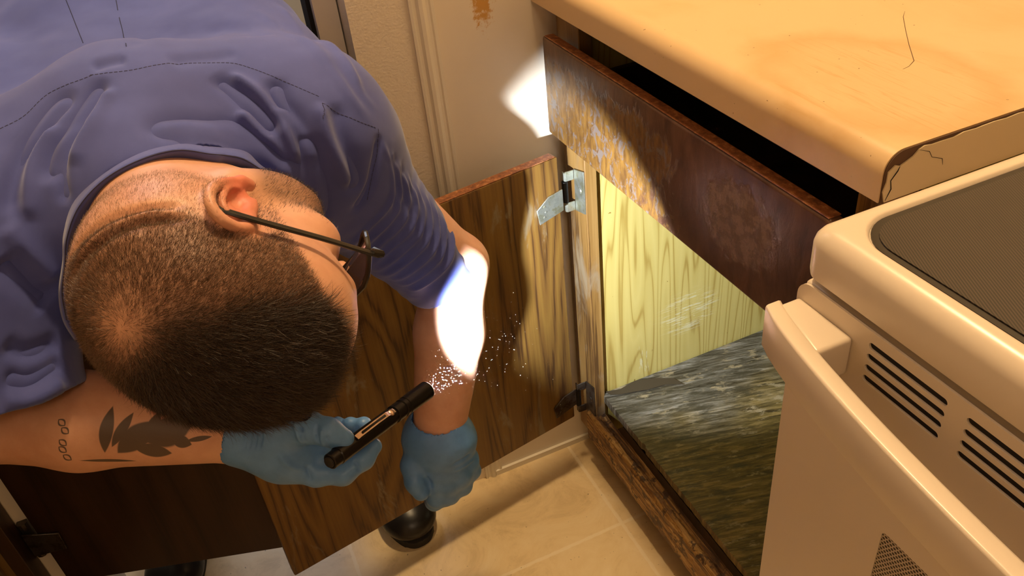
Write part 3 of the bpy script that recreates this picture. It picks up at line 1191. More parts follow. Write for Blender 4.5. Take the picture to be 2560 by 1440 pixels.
# ears
for s in (1, -1):
    def E(f, u, out):
        # f back-forward, u up, out away from the skull
        return H(-0.013 + f * 1.08 - 0.22 * u, s * (0.0735 + out * 0.75), 0.009 + u * 1.06)
    rim = [E(0.010, 0.012, 0.004), E(0.013, 0.024, 0.007), E(0.004, 0.0325, 0.011), E(-0.008, 0.0325, 0.016), E(-0.0175, 0.024, 0.020), E(-0.0205, 0.010, 0.021),
           E(-0.0175, -0.004, 0.018), E(-0.010, -0.016, 0.013), E(-0.001, -0.0235, 0.009)]
    rp = smooth_pts(rim, 3)
    for a, b in zip(rp, rp[1:]):
        g.cap(a, b, 0.0040, 0.0040, 0.0025)
    g.cap(E(-0.003, -0.024, 0.009), E(0.004, -0.027, 0.006), 0.0062, 0.0052, 0.004)
    g.ell(E(-0.004, 0.004, 0.0050), (HF * 0.016 + HL * s * -0.008, HU * 0.028, HL * s * 0.0045), 0.005)
    ah = smooth_pts([E(0.004, 0.020, 0.009), E(-0.006, 0.020, 0.013), E(-0.0115, 0.010, 0.0155), E(-0.010, -0.004, 0.0145), E(-0.003, -0.014, 0.011)], 3)
    for a, b in zip(ah, ah[1:]):
        g.cap(a, b, 0.0028, 0.0028, 0.002)
    g.ell(E(-0.001, 0.001, 0.013), (HF * 0.0075, HU * 0.0095, HL * 0.0065), 0.003, 'cut')
    g.cap(E(0.011, 0.000, 0.004), E(0.010, -0.006, 0.007), 0.0042, 0.0032, 0.004)
V, Q = g.mesh()
V = relax(V, Q, 1, 0.5)
# skin rolls at the nape
N = normals(V, Q)
bb = BVHTree.FromPolygons(V.tolist(), Q.tolist())


def hitb(u, v, tree=None):
    d = FWD + RGT * (u - 1280) / FPX + DWN * (v - 720) / FPX
    h = (tree or bb).ray_cast(Vector(CAM), Vector(d))
    return None if h[0] is None else np.array(h[0])


for px, wd, am in (([(178, 730), (200, 660), (250, 610), (320, 565), (410, 545), (500, 540)], .0042, -.0058),
                   ([(172, 655), (205, 600), (260, 555), (330, 528), (410, 515), (480, 508)], .0040, -.0048),
                   ([(182, 690), (222, 622), (290, 572), (380, 538), (450, 525)], .0055, .0040),
                   ([(190, 800), (205, 720), (245, 650), (300, 606), (380, 585)], .0060, .0022)):
    P = [hitb(*p) for p in px]
    P = smooth_pts([p for p in P if p is not None], 5)
    lo, hi = P.min(0) - 0.02, P.max(0) + 0.02
    m = np.nonzero(((V > lo) & (V < hi)).all(1))[0]
    dd, tt = seg_dist(V[m], P)
    V[m] += N[m] * (am * np.exp(-(dd / wd) ** 2) * ss0(tt, 0, .2) * (1 - ss0(tt, .8, 1)))[:, None]
bodyV, bodyQ = V, Q
loc = (V - HC) @ np.stack((HF, HL, HU), 1)
f_, l_, u_ = loc[:, 0], loc[:, 1], loc[:, 2]
near = np.linalg.norm(loc - np.array([0, 0, 0.02]), axis=1) < 0.17


def ss(x, a, b):
    t = np.clip((x - a) / (b - a), 0, 1)
    return t * t * (3 - 2 * t)


def scalp_mask(f, l, u):
    """1 where head hair grows"""
    al = np.abs(l)
    # hairline: across the forehead, receding at the temples, down in front of the ear, round the nape
    fore = 1 - ss(f - (0.081 - 0.42 * np.maximum(0, 0.085 - u) - 0.75 * np.maximum(0, al - 0.035)), -0.006, 0.006)
    low = ss(u - np.where(f > -0.015, 0.030, 0.030 + 0.0 * f), -0.012, 0.012)
    earback = 1 - (1 - ss(np.hypot((f + 0.014) / 0.034, (u - 0.008) / 0.040), 0.9, 1.1)) * (al > 0.05)
    return fore * low * earback * (1 - ss(al, 0.0795, 0.083) * (u < 0.052))


def top_mask(f, l, u):
    """1 where the hair is left long"""
    return ss(u - (0.100 - 0.32 * np.clip(f, -0.03, 0.07)), -0.008, 0.014) * ss(f, -0.075, -0.045)


sc_m = scalp_mask(f_, l_, u_) * near
tp_m = top_mask(f_, l_, u_) * sc_m
ear = np.exp(-((f_ + 0.012) ** 2 / 0.020 ** 2 + (u_ - 0.002) ** 2 / 0.036 ** 2)) * ss(np.abs(l_), 0.070, 0.082) * near
whorl = np.exp(-(((f_ + 0.074) / 0.022) ** 2 + ((l_ - 0.018) / 0.022) ** 2 + ((u_ - 0.104) / 0.026) ** 2)) * near
beard = ss(f_, 0.0, 0.02) * ss(-u_, 0.030, 0.050) * near * (np.linalg.norm(loc, axis=1) < 0.15)
lip = np.exp(-(((f_ - 0.100) / 0.012) ** 2 + ((u_ + 0.066) / 0.009) ** 2 + (l_ / 0.022) ** 4)) * near
body_me = to_mesh('body', V, Q)
set_attr(body_me, 'scalp', np.clip(sc_m * (0.55 + 0.45 * tp_m) * (1 - 0.8 * whorl), 0, 1))
set_attr(body_me, 'ear', np.clip(ear + lip, 0, 1))
set_attr(body_me, 'beard', beard)


def skin_mat():
    t = NT('skin', 0.48)
    t.b.inputs['Subsurface Weight'].default_value = 0.12
    t.b.inputs['Subsurface Radius'].default_value = (1.0, 0.35, 0.15)
    t.b.inputs['Subsurface Scale'].default_value = 0.006
    co = t.co()
    n = t.noise(co, 28, 5, 0.6)
    c = t.ramp(n, [(0.3, (0.60, 0.300, 0.190)), (0.7, (0.72, 0.40, 0.27))])
    c = t.mix(t.attr('ear'), c, (0.62, 0.16, 0.10))
    c = t.mix(t.math('MULTIPLY', t.attr('beard'), 0.6), c, (0.20, 0.11, 0.07))
    c = t.mix(t.math('MULTIPLY', t.attr('scalp'), 0.78), c, (0.10, 0.047, 0.026))
    # tattoo on the right forearm: leaves, olives and script, drawn in the arm's own frame
    A, B = ELR, WRR
    ax = (B - A) / np.linalg.norm(B - A)
    sd = DWN - ax * (DWN @ ax)
    sd /= np.linalg.norm(sd)

    def dot(v, c0):
        nd = t.n('ShaderNodeVectorMath', operation='DOT_PRODUCT')
        t.put(nd.inputs[0], co)
        nd.inputs[1].default_value = tuple(v)
        return t.math('SUBTRACT', nd.outputs['Value'], c0)
    s = dot(ax, float(A @ ax))
    w = dot(sd, float(A @ sd))
    mask = None

    def place(u, v, D=0.755):
        p = PD(u, v, D)
        return float((p - A) @ ax), float((p - A) @ sd)

    def blade(u0, v0, u1, v1, wd, hollow=0.0):
        nonlocal mask
        s0, w0 = place(u0, v0)
        s1, w1 = place(u1, v1)
        cs, cw = (s0 + s1) / 2, (w0 + w1) / 2
        L = math.hypot(s1 - s0, w1 - w0) / 2
        an = math.atan2(w1 - w0, s1 - s0)
        ds, dw = t.math('SUBTRACT', s, cs), t.math('SUBTRACT', w, cw)
        p = t.math('ADD', t.math('MULTIPLY', ds, math.cos(an) / L), t.math('MULTIPLY', dw, math.sin(an) / L))
        q = t.math('ADD', t.math('MULTIPLY', ds, -math.sin(an) / wd), t.math('MULTIPLY', dw, math.cos(an) / wd))
        r = t.math('ADD', t.math('ABSOLUTE', q), t.math('MULTIPLY', p, p))
        m = t.step(r, 1.06, 0.86)
        if hollow:
            m = t.math('MULTIPLY', m, t.step(r, hollow - 0.12, hollow + 0.08))
        mask = m if mask is None else t.math('MAXIMUM', mask, m)
    blade(262, 1133, 280, 1015, 0.0058)
    blade(280, 1118, 330, 1032, 0.0048)
    blade(290, 1135, 385, 1055, 0.0110)
    blade(362, 1112, 392, 1030, 0.0058)
    blade(350, 1100, 470, 1070, 0.0140)
    blade(330, 1120, 420, 1140, 0.0070)
    blade(420, 1100, 470, 1118, 0.0062)
    blade(455, 1108, 520, 1098, 0.0025)
    blade(200, 1150, 330, 1160, 0.0016)
    for (u, v) in ((172, 1050), (180, 1070), (173, 1100), (170, 1118), (176, 1140)):
        blade(u - 8, v - 8, u + 9, v + 8, 0.0035, 0.55)
    front = t.step(t.math('ABSOLUTE', w), 0.075, 0.06)
    mk = t.math('MULTIPLY', t.math('MULTIPLY', mask, front), 0.88)
    lim = t.math('MULTIPLY', t.step(s, 0.02, 0.04), t.step(s, 0.28, 0.27))
    c = t.mix(t.math('MULTIPLY', mk, lim), c, (0.035, 0.032, 0.028))
    t.color(c)
    t.bump(t.noise(co, 420, 3, 0.6), 0.18, 0.0006)
    return t.m


M['skin'] = skin_mat()
body = link('body', body_me, M['skin'], man)
print('body verts', len(V))

# ---------------- hair: short strands as one mesh
rs = np.random.RandomState(7)
tri = np.concatenate((Q[:, :3], Q[:, [0, 2, 3]]))
tri = tri[near[tri].all(axis=1)]
A_, B_, C_ = V[tri[:, 0]], V[tri[:, 1]], V[tri[:, 2]]
ar = 0.5 * np.linalg.norm(np.cross(B_ - A_, C_ - A_), axis=1)
bodyN = normals(V, Q)


def strands(count, wfun, lenfun, dirfun, width, name, mat, parent, tip=0.3, lift=0.55):
    wt = wfun(*(((A_ + B_ + C_) / 3 - HC) @ np.stack((HF, HL, HU), 1)).T)
    p = ar * wt
    p = p / p.sum()
    t = rs.choice(len(tri), count, p=p)
    a, b = rs.rand(count), rs.rand(count)
    m = a + b > 1
    a[m], b[m] = 1 - a[m], 1 - b[m]
    P = A_[t] + (B_[t] - A_[t]) * a[:, None] + (C_[t] - A_[t]) * b[:, None]
    N = bodyN[tri[t, 0]]
    lc = (P - HC) @ np.stack((HF, HL, HU), 1)
    Ln = lenfun(*lc.T) * (0.7 + 0.6 * rs.rand(count))
    Dm = dirfun(*lc.T)
    D = Dm[:, :1] * HF + Dm[:, 1:2] * HL + Dm[:, 2:3] * HU
    D = D - N * (D * N).sum(1)[:, None]
    D /= np.maximum(np.linalg.norm(D, axis=1), 1e-9)[:, None]
    D += 0.32 * rs.randn(count, 3)
    D /= np.linalg.norm(D, axis=1)[:, None]
    e0 = N * lift + D * (1 - lift)
    e0 /= np.linalg.norm(e0, axis=1)[:, None]
    p1 = P + e0 * Ln[:, None] * 0.5
    e1 = N * lift * 0.35 + D
    e1 /= np.linalg.norm(e1, axis=1)[:, None]
    p2 = p1 + e1 * Ln[:, None] * 0.5
    W = np.cross(e0, rs.randn(count, 3))
    W /= np.linalg.norm(W, axis=1)[:, None]
    W *= width * (0.7 + 0.6 * rs.rand(count))[:, None] * 0.5
    P = P - N * 0.0006
    vs = np.stack((P - W, P + W, p1 + W * 0.85, p1 - W * 0.85, p2 + W * tip, p2 - W * tip), 1).reshape(-1, 3)
    k = np.arange(count)[:, None] * 6
    q = np.concatenate((k + np.array([0, 1, 2, 3]), k + np.array([3, 2, 4, 5])))
    me = to_mesh(name, vs, q)
    return link(name, me, mat, parent)


def hair_mat(name, c0, c1, rough):
    t = NT(name, rough)
    t.b.inputs['Specular IOR Level'].default_value = 0.5
    n = t.noise(t.co(), 900, 2, 0.5)
    t.color(t.ramp(n, [(0.35, c0), (0.65, c1)]))
    return t.m


M['hair'] = hair_mat('dark_brown_hair', (0.020, 0.010, 0.006), (0.055, 0.029, 0.016), 0.50)
M['stub'] = hair_mat('clipped_hair', (0.06, 0.029, 0.015), (0.19, 0.10, 0.055), 0.42)
M['fuzz'] = hair_mat('nape_fuzz', (0.14, 0.075, 0.04), (0.30, 0.18, 0.10), 0.45)


def whorl_w(f, l, u):
    return np.exp(-(((f + 0.074) / 0.022) ** 2 + ((l - 0.018) / 0.022) ** 2 + ((u - 0.104) / 0.026) ** 2))


def dir_all(f, l, u):
    # flows out of the crown whorl: forward over the top, down the sides and back
    v = np.stack((f + 0.076, l - 0.018, (u - 0.105) * 0.9), 1)
    tt = top_mask(f, l, u)[:, None]
    side = np.stack((0.25 + 0 * f, 0.2 * np.sign(l), -1 + 0 * f), 1)
    fw = np.stack((1 + 0 * f, 0.35 + 0 * f, 0 * f), 1)
    far = ss(np.linalg.norm(v, axis=1), 0.03, 0.09)[:, None]
    v = v / np.maximum(np.linalg.norm(v, axis=1), 1e-6)[:, None]
    return v * (1 - far * 0.7) + far * 0.7 * (side * (1 - tt) + fw * tt)


hair = strands(95000, lambda f, l, u: scalp_mask(f, l, u) * (1 - 0.75 * whorl_w(f, l, u)) * (1 - 0.55 * top_mask(f, l, u)),
               lambda f, l, u: 0.0028 + 0.0026 * ss(u, 0.02, 0.09), dir_all, 0.00017, 'hair', M['stub'], man, 0.35, 0.45)
tophair = strands(52000, lambda f, l, u: scalp_mask(f, l, u) * top_mask(f, l, u) * (1 - 0.9 * whorl_w(f, l, u)),
                  lambda f, l, u: 0.009 + 0.009 * ss(f, -0.06, 0.06), dir_all, 0.00022, 'long_top_hair', M['hair'], hair, 0.35, 0.34)
strands(7500, lambda f, l, u: ss(f, 0.010, 0.025) * (1 - ss(f, 0.085, 0.095)) * ss(-u, 0.022, 0.045) * (1 - ss(-u, 0.125, 0.14)) + ss(f, -0.002, 0.006) * (1 - ss(f, 0.022, 0.03)) * ss(u, -0.04, -0.02) * (1 - ss(u, 0.025, 0.035)) * (np.abs(l) > 0.05),
        lambda f, l, u: 0.0045 + 0 * f, lambda f, l, u: np.stack((0.5 + 0 * f, 0.2 * np.sign(l), -1 + 0 * f), 1), 0.00018, 'beard', M['hair'], man, 0.3, 0.5)

strands(16000, lambda f, l, u: ss(-f, 0.02, 0.035) * ss(u, -0.05, -0.03) * (1 - ss(u, 0.030, 0.050)), lambda f, l, u: 0.0030 + 0 * f, lambda f, l, u: np.stack((0.2 + 0 * f, 0.3 * np.sign(l), -1 + 0 * f), 1), 0.00014, 'nape_fuzz', M['fuzz'], man, 0.3, 0.35)

# ---------------- glasses
gls = []
M['plastic'] = plain('black_plastic', (0.012, 0.010, 0.009), 0.28)
lens_t = NT('tinted_lens', 0.04)
lens_t.color((0.20, 0.14, 0.14))
lens_t.b.inputs['Transmission Weight'].default_value = 0.75
lens_t.b.inputs['IOR'].default_value = 1.2
M['lens'] = lens_t.m
gl_root = empty('glasses')
gl_root.parent = man
for s in (1, -1):
    tp = smooth_pts([H(-0.030, s * 0.0835, 0.030), H(0.0, s * 0.0855, 0.0335), H(0.05, s * 0.0835, 0.030), H(0.080, s * 0.0800, 0.026), H(0.105, s * 0.0760, 0.021)], 6)
    tube('temple_arm', [tuple(p) for p in tp], 0.0030, M['plastic'], gl_root, 8, flat=(tuple(HL), 0.6))
    rp = [H(0.105 - 0.010 * abs(math.cos(a)) + 0.004, s * (0.0405 + 0.0330 * (abs(math.cos(a)) ** 0.7) * (1 if math.cos(a) > 0 else -1)), -0.001 + 0.0215 * (abs(math.sin(a)) ** 0.75) * (1 if math.sin(a) > 0 else -1)) for a in np.linspace(0, 2 * math.pi, 33)]
    tube('rim', [tuple(p) for p in rp], 0.0024, M['plastic'], gl_root, 8)
    bm = bmesh.new()
    f1 = [bm.verts.new(p) for p in rp[:-1]]
    bm.faces.new(f1)
    r_ = bmesh.ops.extrude_face_region(bm, geom=list(bm.faces))
    for v in r_['geom']:
        if isinstance(v, bmesh.types.BMVert):
            v.co += Vector(HF * 0.0016)
    bm_obj('lens', bm, M['lens'], gl_root)
    tube('end_piece', [H(0.104, s * 0.073, 0.012), H(0.107, s * 0.0775, 0.020), H(0.098, s * 0.0785, 0.0225)], 0.0034, M['plastic'], gl_root, 8)
tube('bridge', [H(0.109, 0.010, 0.006), H(0.113, 0, 0.009), H(0.109, -0.010, 0.006)], 0.0024, M['plastic'], gl_root, 8)

# ---------------- shirt
SG = Grid(np.r_[rng(-0.46, 0.0, 0.0045), rng(0.0, 0.52, 0.0025)], rng(-1.02, -0.14, 0.0026), rng(0.58, 1.10, 0.0026))
torso(SG, 0.055, 0.012)
SLE = PD(1106, 703, 1.050)
SG.cap(SHL, SLE, 0.076, 0.0455, 0.05, side=RGT * 0.3 + DWN * -0.2, ratio=1.0)
SRE = PD(36, 1035, 0.748)
SG.cap(SHR, SRE, 0.080, 0.066, 0.05)
# yoke mass behind the neck
SG.cap(PD(350, 330, 0.84), PD(620, 300, 0.88), 0.075, 0.070, 0.05)
SG.cap(PD(350, 330, 0.84), PD(60, 480, 0.80), 0.075, 0.070, 0.05)
SG.cap(NECK * 0.75 + H(-0.03, 0, 0) * 0.25, NECK + (CHEST - NECK) * 0.35, 0.080, 0.095, 0.04)
d = SG.d
thick = 0.0035
SG.d = np.maximum(d, -(d + 2 * thick))          # hollow cloth shell
# open the neck and the cuffs
nk = NECK + (CHEST - NECK) * 0.1
SG.cap(H(-0.02, 0, 0.02), H(-0.02, 0, 0.02) * 0.55 + nk * 0.45, 0.084, 0.070, 0.004, 'cut')
SG.cap(H(0.02, 0, -0.02), H(0.02, 0, -0.02) * 0.4 + nk * 0.6, 0.074, 0.070, 0.004, 'cut')


def halfcut(G, p, n, R):
    def fn(X, Y, Z):
        pl = (X - p[0]) * n[0] + (Y - p[1]) * n[1] + (Z - p[2]) * n[2]
        rr = np.sqrt((X - p[0]) ** 2 + (Y - p[1]) ** 2 + (Z - p[2]) ** 2) - R
        return np.maximum(-pl, rr)
    G.put(fn, p - R, p + R, 0.0, 'cut')


axl = (SLE - SHL) / np.linalg.norm(SLE - SHL)
halfcut(SG, SLE - axl * 0.002, axl, 0.09)
axr = (SRE - SHR) / np.linalg.norm(SRE - SHR)
halfcut(SG, SRE, axr, 0.11)
V, Q = SG.mesh()
V = relax(V, Q, 3, 0.5)
N = normals(V, Q)
bvh = BVHTree.FromPolygons(V.tolist(), Q.tolist())


def hit(u, v):
    d = FWD + RGT * (u - 1280) / FPX + DWN * (v - 720) / FPX
    h = bvh.ray_cast(Vector(CAM), Vector(d))
    return None if h[0] is None else np.array(h[0])


def on_shirt(px, n=6):
    pts = [hit(*p) for p in px]
    pts = [p for p in pts if p is not None]
    return smooth_pts(pts, n) if len(pts) > 1 else None


# ridges (+) and valleys (-): polyline, half width, height in metres
FOLDS = [
    ([(262, 190), (215, 260), (165, 330), (125, 400), (118, 470)], .008, -.010),
    ([(275, 215), (240, 290), (205, 350), (180, 420)], .007, .006),
    ([(190, 215), (110, 300), (60, 380), (30, 470), (25, 560)], .009, -.009),
    ([(215, 300), (160, 350), (150, 420), (160, 520)], .006, -.006),
    ([(140, 300), (85, 380), (70, 470), (80, 560)], .008, .006),
    ([(530, 185), (600, 235), (660, 290), (700, 340)], .009, -.009),
    ([(560, 180), (640, 230), (700, 300), (735, 380), (735, 430)], .006, .009),
    ([(590, 270), (640, 320), (690, 370), (720, 425)], .006, .010),
    ([(340, 335), (420, 315), (520, 318), (600, 330), (690, 400), (740, 480)], .014, -.009),
    ([(430, 365), (520, 350), (640, 385), (720, 440), (780, 520)], .010, -.007),
    ([(680, 190), (700, 250), (735, 300), (770, 370), (790, 420)], .009, -.009),
    ([(690, 260), (730, 300), (770, 360), (785, 400)], .005, .006),
    ([(800, 250), (805, 300), (830, 370), (865, 440), (880, 480)], .007, .008),
    ([(835, 250), (850, 330), (880, 420), (885, 490)], .009, -.006),
    ([(760, 330), (790, 420), (800, 500), (800, 560)], .008, -.008),
    ([(640, 20), (760, 100), (860, 220), (935, 320)], .007, .004),
    ([(690, 0), (790, 80), (880, 180), (950, 290)], .006, .005),
    ([(600, 130), (480, 150), (420, 165)], .010, -.003),
    ([(420, 60), (330, 130)], .008, -.003),
    ([(225, 170), (320, 150)], .008, -.004),
    ([(500, 90), (580, 70), (660, 90)], .012, -.003),
    ([(945, 330), (940, 400), (925, 470), (880, 540)], .005, -.006),
    ([(560, 800), (570, 801)], .001, 0.0),
    ([(0, 640), (60, 700), (130, 760)], .012, -.008),
    ([(0, 560), (80, 640), (150, 700)], .010, .006),
    ([(0, 860), (70, 880), (150, 850)], .008, -.006),
    ([(0, 940), (80, 950), (160, 900)], .008, -.006),
    ([(0, 1000), (80, 1000), (160, 950)], .007, .004),
]
for k in range(9):
    t_ = k / 8
    a0 = np.array([950, 345]) * (1 - t_) + np.array([1120, 560]) * t_
    b0 = np.array([850, 628]) * (1 - t_) + np.array([1015, 728]) * t_
    m0 = (a0 + b0) / 2 + np.array([80 - 25 * t_, 10])
    FOLDS.append(([tuple(a0), tuple(a0 * .45 + m0 * .55 + np.array([12, 0])), tuple(m0), tuple(m0 * .45 + b0 * .55 + np.array([8, 8])), tuple(b0)], .0034, .0036))
    sft = np.array([9, 12])
    FOLDS.append(([tuple(a0 + sft), tuple(m0 + sft), tuple(b0 + sft)], .0040, -.0030))
disp = np.zeros(len(V))
for px, wd, am in FOLDS:
    if am == 0:
        continue
    P = on_shirt(px)
    if P is None:
        continue
    wd *= 1.0
    lo, hi = P.min(0) - 3.2 * wd, P.max(0) + 3.2 * wd
    m = np.nonzero(((V > lo) & (V < hi)).all(1))[0]
    if not len(m):
        continue
    dd, tt = seg_dist(V[m], P)
    end = ss(tt, 0.0, 0.16) * (1 - ss(tt, 0.84, 1.0))
    disp[m] += am * 0.92 * np.exp(-(dd / wd) ** 2) * end
# sleeve bands and slow drape
ta = (V - SHL) @ axl / np.linalg.norm(SLE - SHL)
ra = np.linalg.norm((V - SHL) - np.outer((V - SHL) @ axl, axl), axis=1)
slv = ss(ta, 0.15, 0.4) * (ra < 0.12)
nz = np.array([noise.noise(Vector(p * 14)) for p in V]) if len(V) < 900000 else np.zeros(len(V))
n2 = np.array([noise.noise(Vector((p[0] * 34, p[1] * 34, p[2] * 34 + 7))) for p in V])
disp += slv * 0.0004 * np.sin(ta * 62 + nz * 5.0 + 3 * ((V - SHL) @ RGT) / 0.05)
disp += 0.0035 * nz + 0.0010 * n2
# centre-back box pleat, a plain step in the cloth
pl = [on_shirt([(165, 0), (190, 60), (215, 150)]), on_shirt([(292, 0), (305, 60), (315, 120)])]
V = V + N * disp[:, None]
shirt_me = to_mesh('shirt', V, Q)


def shirt_mat():
    t = NT('blue_work_cloth', 0.8)
    t.b.inputs['Sheen Weight'].default_value = 0.25
    t.b.inputs['Sheen Roughness'].default_value = 0.5
    co = t.co()
    n = t.noise(co, 16, 4, 0.6)
    c = t.ramp(n, [(0.3, (0.048, 0.066, 0.285)), (0.7, (0.064, 0.086, 0.345))])
    t.color(c)
    t.bump(t.noise(co, 1400, 2, 0.6), 0.12, 0.0004)
    return t.m


M['shirt'] = shirt_mat()
shirt = link('shirt', shirt_me, M['shirt'], man)
print('shirt verts', len(V))
bvh = BVHTree.FromPolygons(V.tolist(), Q.tolist())
M['thread'] = plain('dark_thread', (0.035, 0.035, 0.085), 0.8)
M['seamcloth'] = plain('seam_cloth', (0.085, 0.10, 0.29), 0.8)


def stitches(px, dash=0.0030, gap=0.0012, rad=0.00032, name='seam', both=False):
    P = on_shirt(px, 30)
    if P is None:
        return
    L = np.r_[0, np.cumsum(np.linalg.norm(np.diff(P, axis=0), axis=1))]
    bm = bmesh.new()
    s = 0.0
    while s + dash < L[-1]:
        pts = []
        for q in (s, s + dash * .5, s + dash):
            p = np.array([np.interp(q, L, P[:, i]) for i in range(3)])
            h = bvh.find_nearest(Vector(p))
            pts.append(np.array(h[0]) + np.array(h[1]) * rad * 0.3 * (1 if h[1].dot(Vector(CAM - p)) > 0 else -1))
        t_ = pts[2] - pts[0]
        t_ /= np.linalg.norm(t_) + 1e-9
        a = np.cross(t_, [0, 0, 1.0])
        a /= np.linalg.norm(a) + 1e-9
        b = np.cross(t_, a)
        rings = []
        for p in pts:
            rings.append([bm.verts.new(p + (a * math.cos(k * math.pi / 2) + b * math.sin(k * math.pi / 2)) * rad) for k in range(4)])
        for r0, r1 in zip(rings, rings[1:]):
            for k in range(4):
                bm.faces.new((r0[k], r0[(k + 1) % 4], r1[(k + 1) % 4], r1[k]))
        s += dash + gap
    return bm_obj(name, bm, M['thread'], shirt)


stitches([(0, 322), (60, 290), (120, 235), (200, 200), (235, 186)])
stitches([(225, 188), (330, 175), (480, 158), (580, 158), (680, 190), (760, 225), (805, 245)])
stitches([(806, 258), (850, 285), (900, 305), (945, 322)])
stitches([(945, 322), (943, 380), (932, 430), (918, 500)], 0.004, 0.001)
stitches([(165, 0), (185, 50), (208, 108)], 0.0016, 0.0004, 0.00045, 'pleat_edge')
stitches([(290, 0), (302, 60), (316, 118)], 0.0016, 0.0004, 0.00045, 'pleat_edge')
stitches([(806, 258), (808, 300)], 0.0016, 0.0004, 0.0004)

# collar: stand and folded fall swept round the back of the neck


def row(px, tree, off):
    out = []
    for u, v in px:
        h = hitb(u, v, tree)
        out.append((u, v, None if h is None else float((h - CAM) @ FWD) + off))
    ok = [o[2] for o in out if o[2] is not None]
    m = sorted(ok)[len(ok) // 2]
    out = [(u, v, m if (d is None or abs(d - m) > 0.09) else d) for u, v, d in out]
    D = np.array([o[2] for o in out])
    D = np.convolve(np.r_[D[0], D, D[-1]], [.25, .5, .25], 'valid')
    return [(u, v, dd) for (u, v, _), dd in zip(out, D)]


c_out = [(700, 450), (650, 415), (615, 384), (568, 374), (523, 370), (451, 364), (361, 382), (271, 430), (191, 503), (163, 584), (160, 650), (150, 730), (160, 800), (190, 850)]
c_mid = [(695, 462), (648, 428), (598, 410), (560, 403), (530, 400), (440, 387), (348, 414), (258, 463), (205, 530), (172, 605), (166, 665), (160, 735), (172, 800), (198, 845)]
c_mi2 = [(692, 470), (646, 438), (596, 418), (558, 411), (528, 408), (438, 402), (350, 430), (264, 476), (212, 540), (178, 612), (172, 670), (168, 735), (180, 795), (205, 838)]
c_in = [(685, 490), (640, 460), (590, 446), (555, 442), (520, 444), (400, 468), (310, 486), (255, 512), (212, 568), (184, 632), (178, 680), (180, 740), (192, 795), (215, 830)]
rO = row(c_out, bvh, -0.001)
rM = [(u, v, a[2] - 0.014) for (u, v), a in zip(c_mid, rO)]
rN = [(u, v, a[2] - 0.008) for (u, v), a in zip(c_mi2, rO)]
rI = [(u, v, a[2] + 0.004) for (u, v), a in zip(c_in, rO)]


def loft(name, rows, mat, parent, th=0.0016):
    R_ = [smooth_pts([PD(*p) for p in r], 6) for r in rows]
    G_ = [smooth_pts([R_[k][i] for k in range(len(R_))], 5) for i in range(len(R_[0]))]
    bm = bmesh.new()
    vs = [[bm.verts.new(p) for p in c] for c in G_]
    for a, b in zip(vs, vs[1:]):
        for k in range(len(a) - 1):
            bm.faces.new((a[k], a[k + 1], b[k + 1], b[k]))
    o = bm_obj(name, bm, mat, parent, smooth=True)
    md = o.modifiers.new('cloth', 'SOLIDIFY')
    md.thickness = th
    md.offset = 0
    return o


under = [(u, v, d + 0.006) for u, v, d in rO]
crest = [(0.5 * (a[0] + b[0]), 0.5 * (a[1] + b[1]), min(a[2], b[2]) - 0.004) for a, b in zip(rO, rM)]
M['lining'] = plain('brown_collar_lining', (0.080, 0.058, 0.048), 0.85)
deep = [(a[0] + (a[0] - b[0]) * 0.9, a[1] + (a[1] - b[1]) * 0.9, a[2] + 0.030) for a, b in zip(rI, rM)]
collar = loft('collar', [under, rO, crest, rM, rN], M['shirt'], shirt, 0.0026)
loft('collar_stand', [[(a[0], a[1], a[2] + 0.003) for a in rN], [(0.5 * (a[0] + b[0]), 0.5 * (a[1] + b[1]), 0.5 * (a[2] + b[2]) + 0.001) for a, b in zip(rN, rI)], rI, deep], M['lining'], shirt, 0.001)
P_ = [PD(u, v, d - 0.002) for u, v, d in crest]
st_ = smooth_pts(P_[:-1], 8)
tube('collar_topstitch', [tuple(p) for p in st_], 0.0005, M['thread'], collar, 5)

# ---------------- trousers, belt and shoes
TG = Grid(rng(-0.46, 0.0, 0.006), rng(-0.86, -0.30, 0.006), rng(0.05, 1.02, 0.006))
for hp, kn, an in ((HPL, KNL, ANL), (HPR, KNR, ANR)):
    TG.cap(hp, kn, 0.098, 0.070, 0.03)
    TG.cap(kn, an + np.array([0, 0, 0.02]), 0.068, 0.058, 0.02)
TG.cap(HIPC + np.array([0.02, 0.05, 0.0]), HIPC + np.array([0.02, -0.05, 0]), 0.112, 0.112, 0.04)
TG.cap(HIPC + np.array([-0.02, 0.05, -0.03]), HIPC + np.array([-0.02, -0.05, -0.03]), 0.118, 0.118, 0.04)
V, Q = TG.mesh()
V = relax(V, Q, 2)
nz = np.array([noise.noise(Vector(p * 11)) for p in V])
V = V + normals(V, Q) * (0.006 * nz)[:, None]
M['navy'] = plain('navy_trouser_cloth', (0.012, 0.014, 0.03), 0.85)
link('trousers', to_mesh('trousers', V, Q), M['navy'], man)
M['shoe'] = plain('black_shoe_leather', (0.010, 0.009, 0.010), 0.34)
M['sole'] = plain('black_rubber_sole', (0.014, 0.013, 0.013), 0.7)
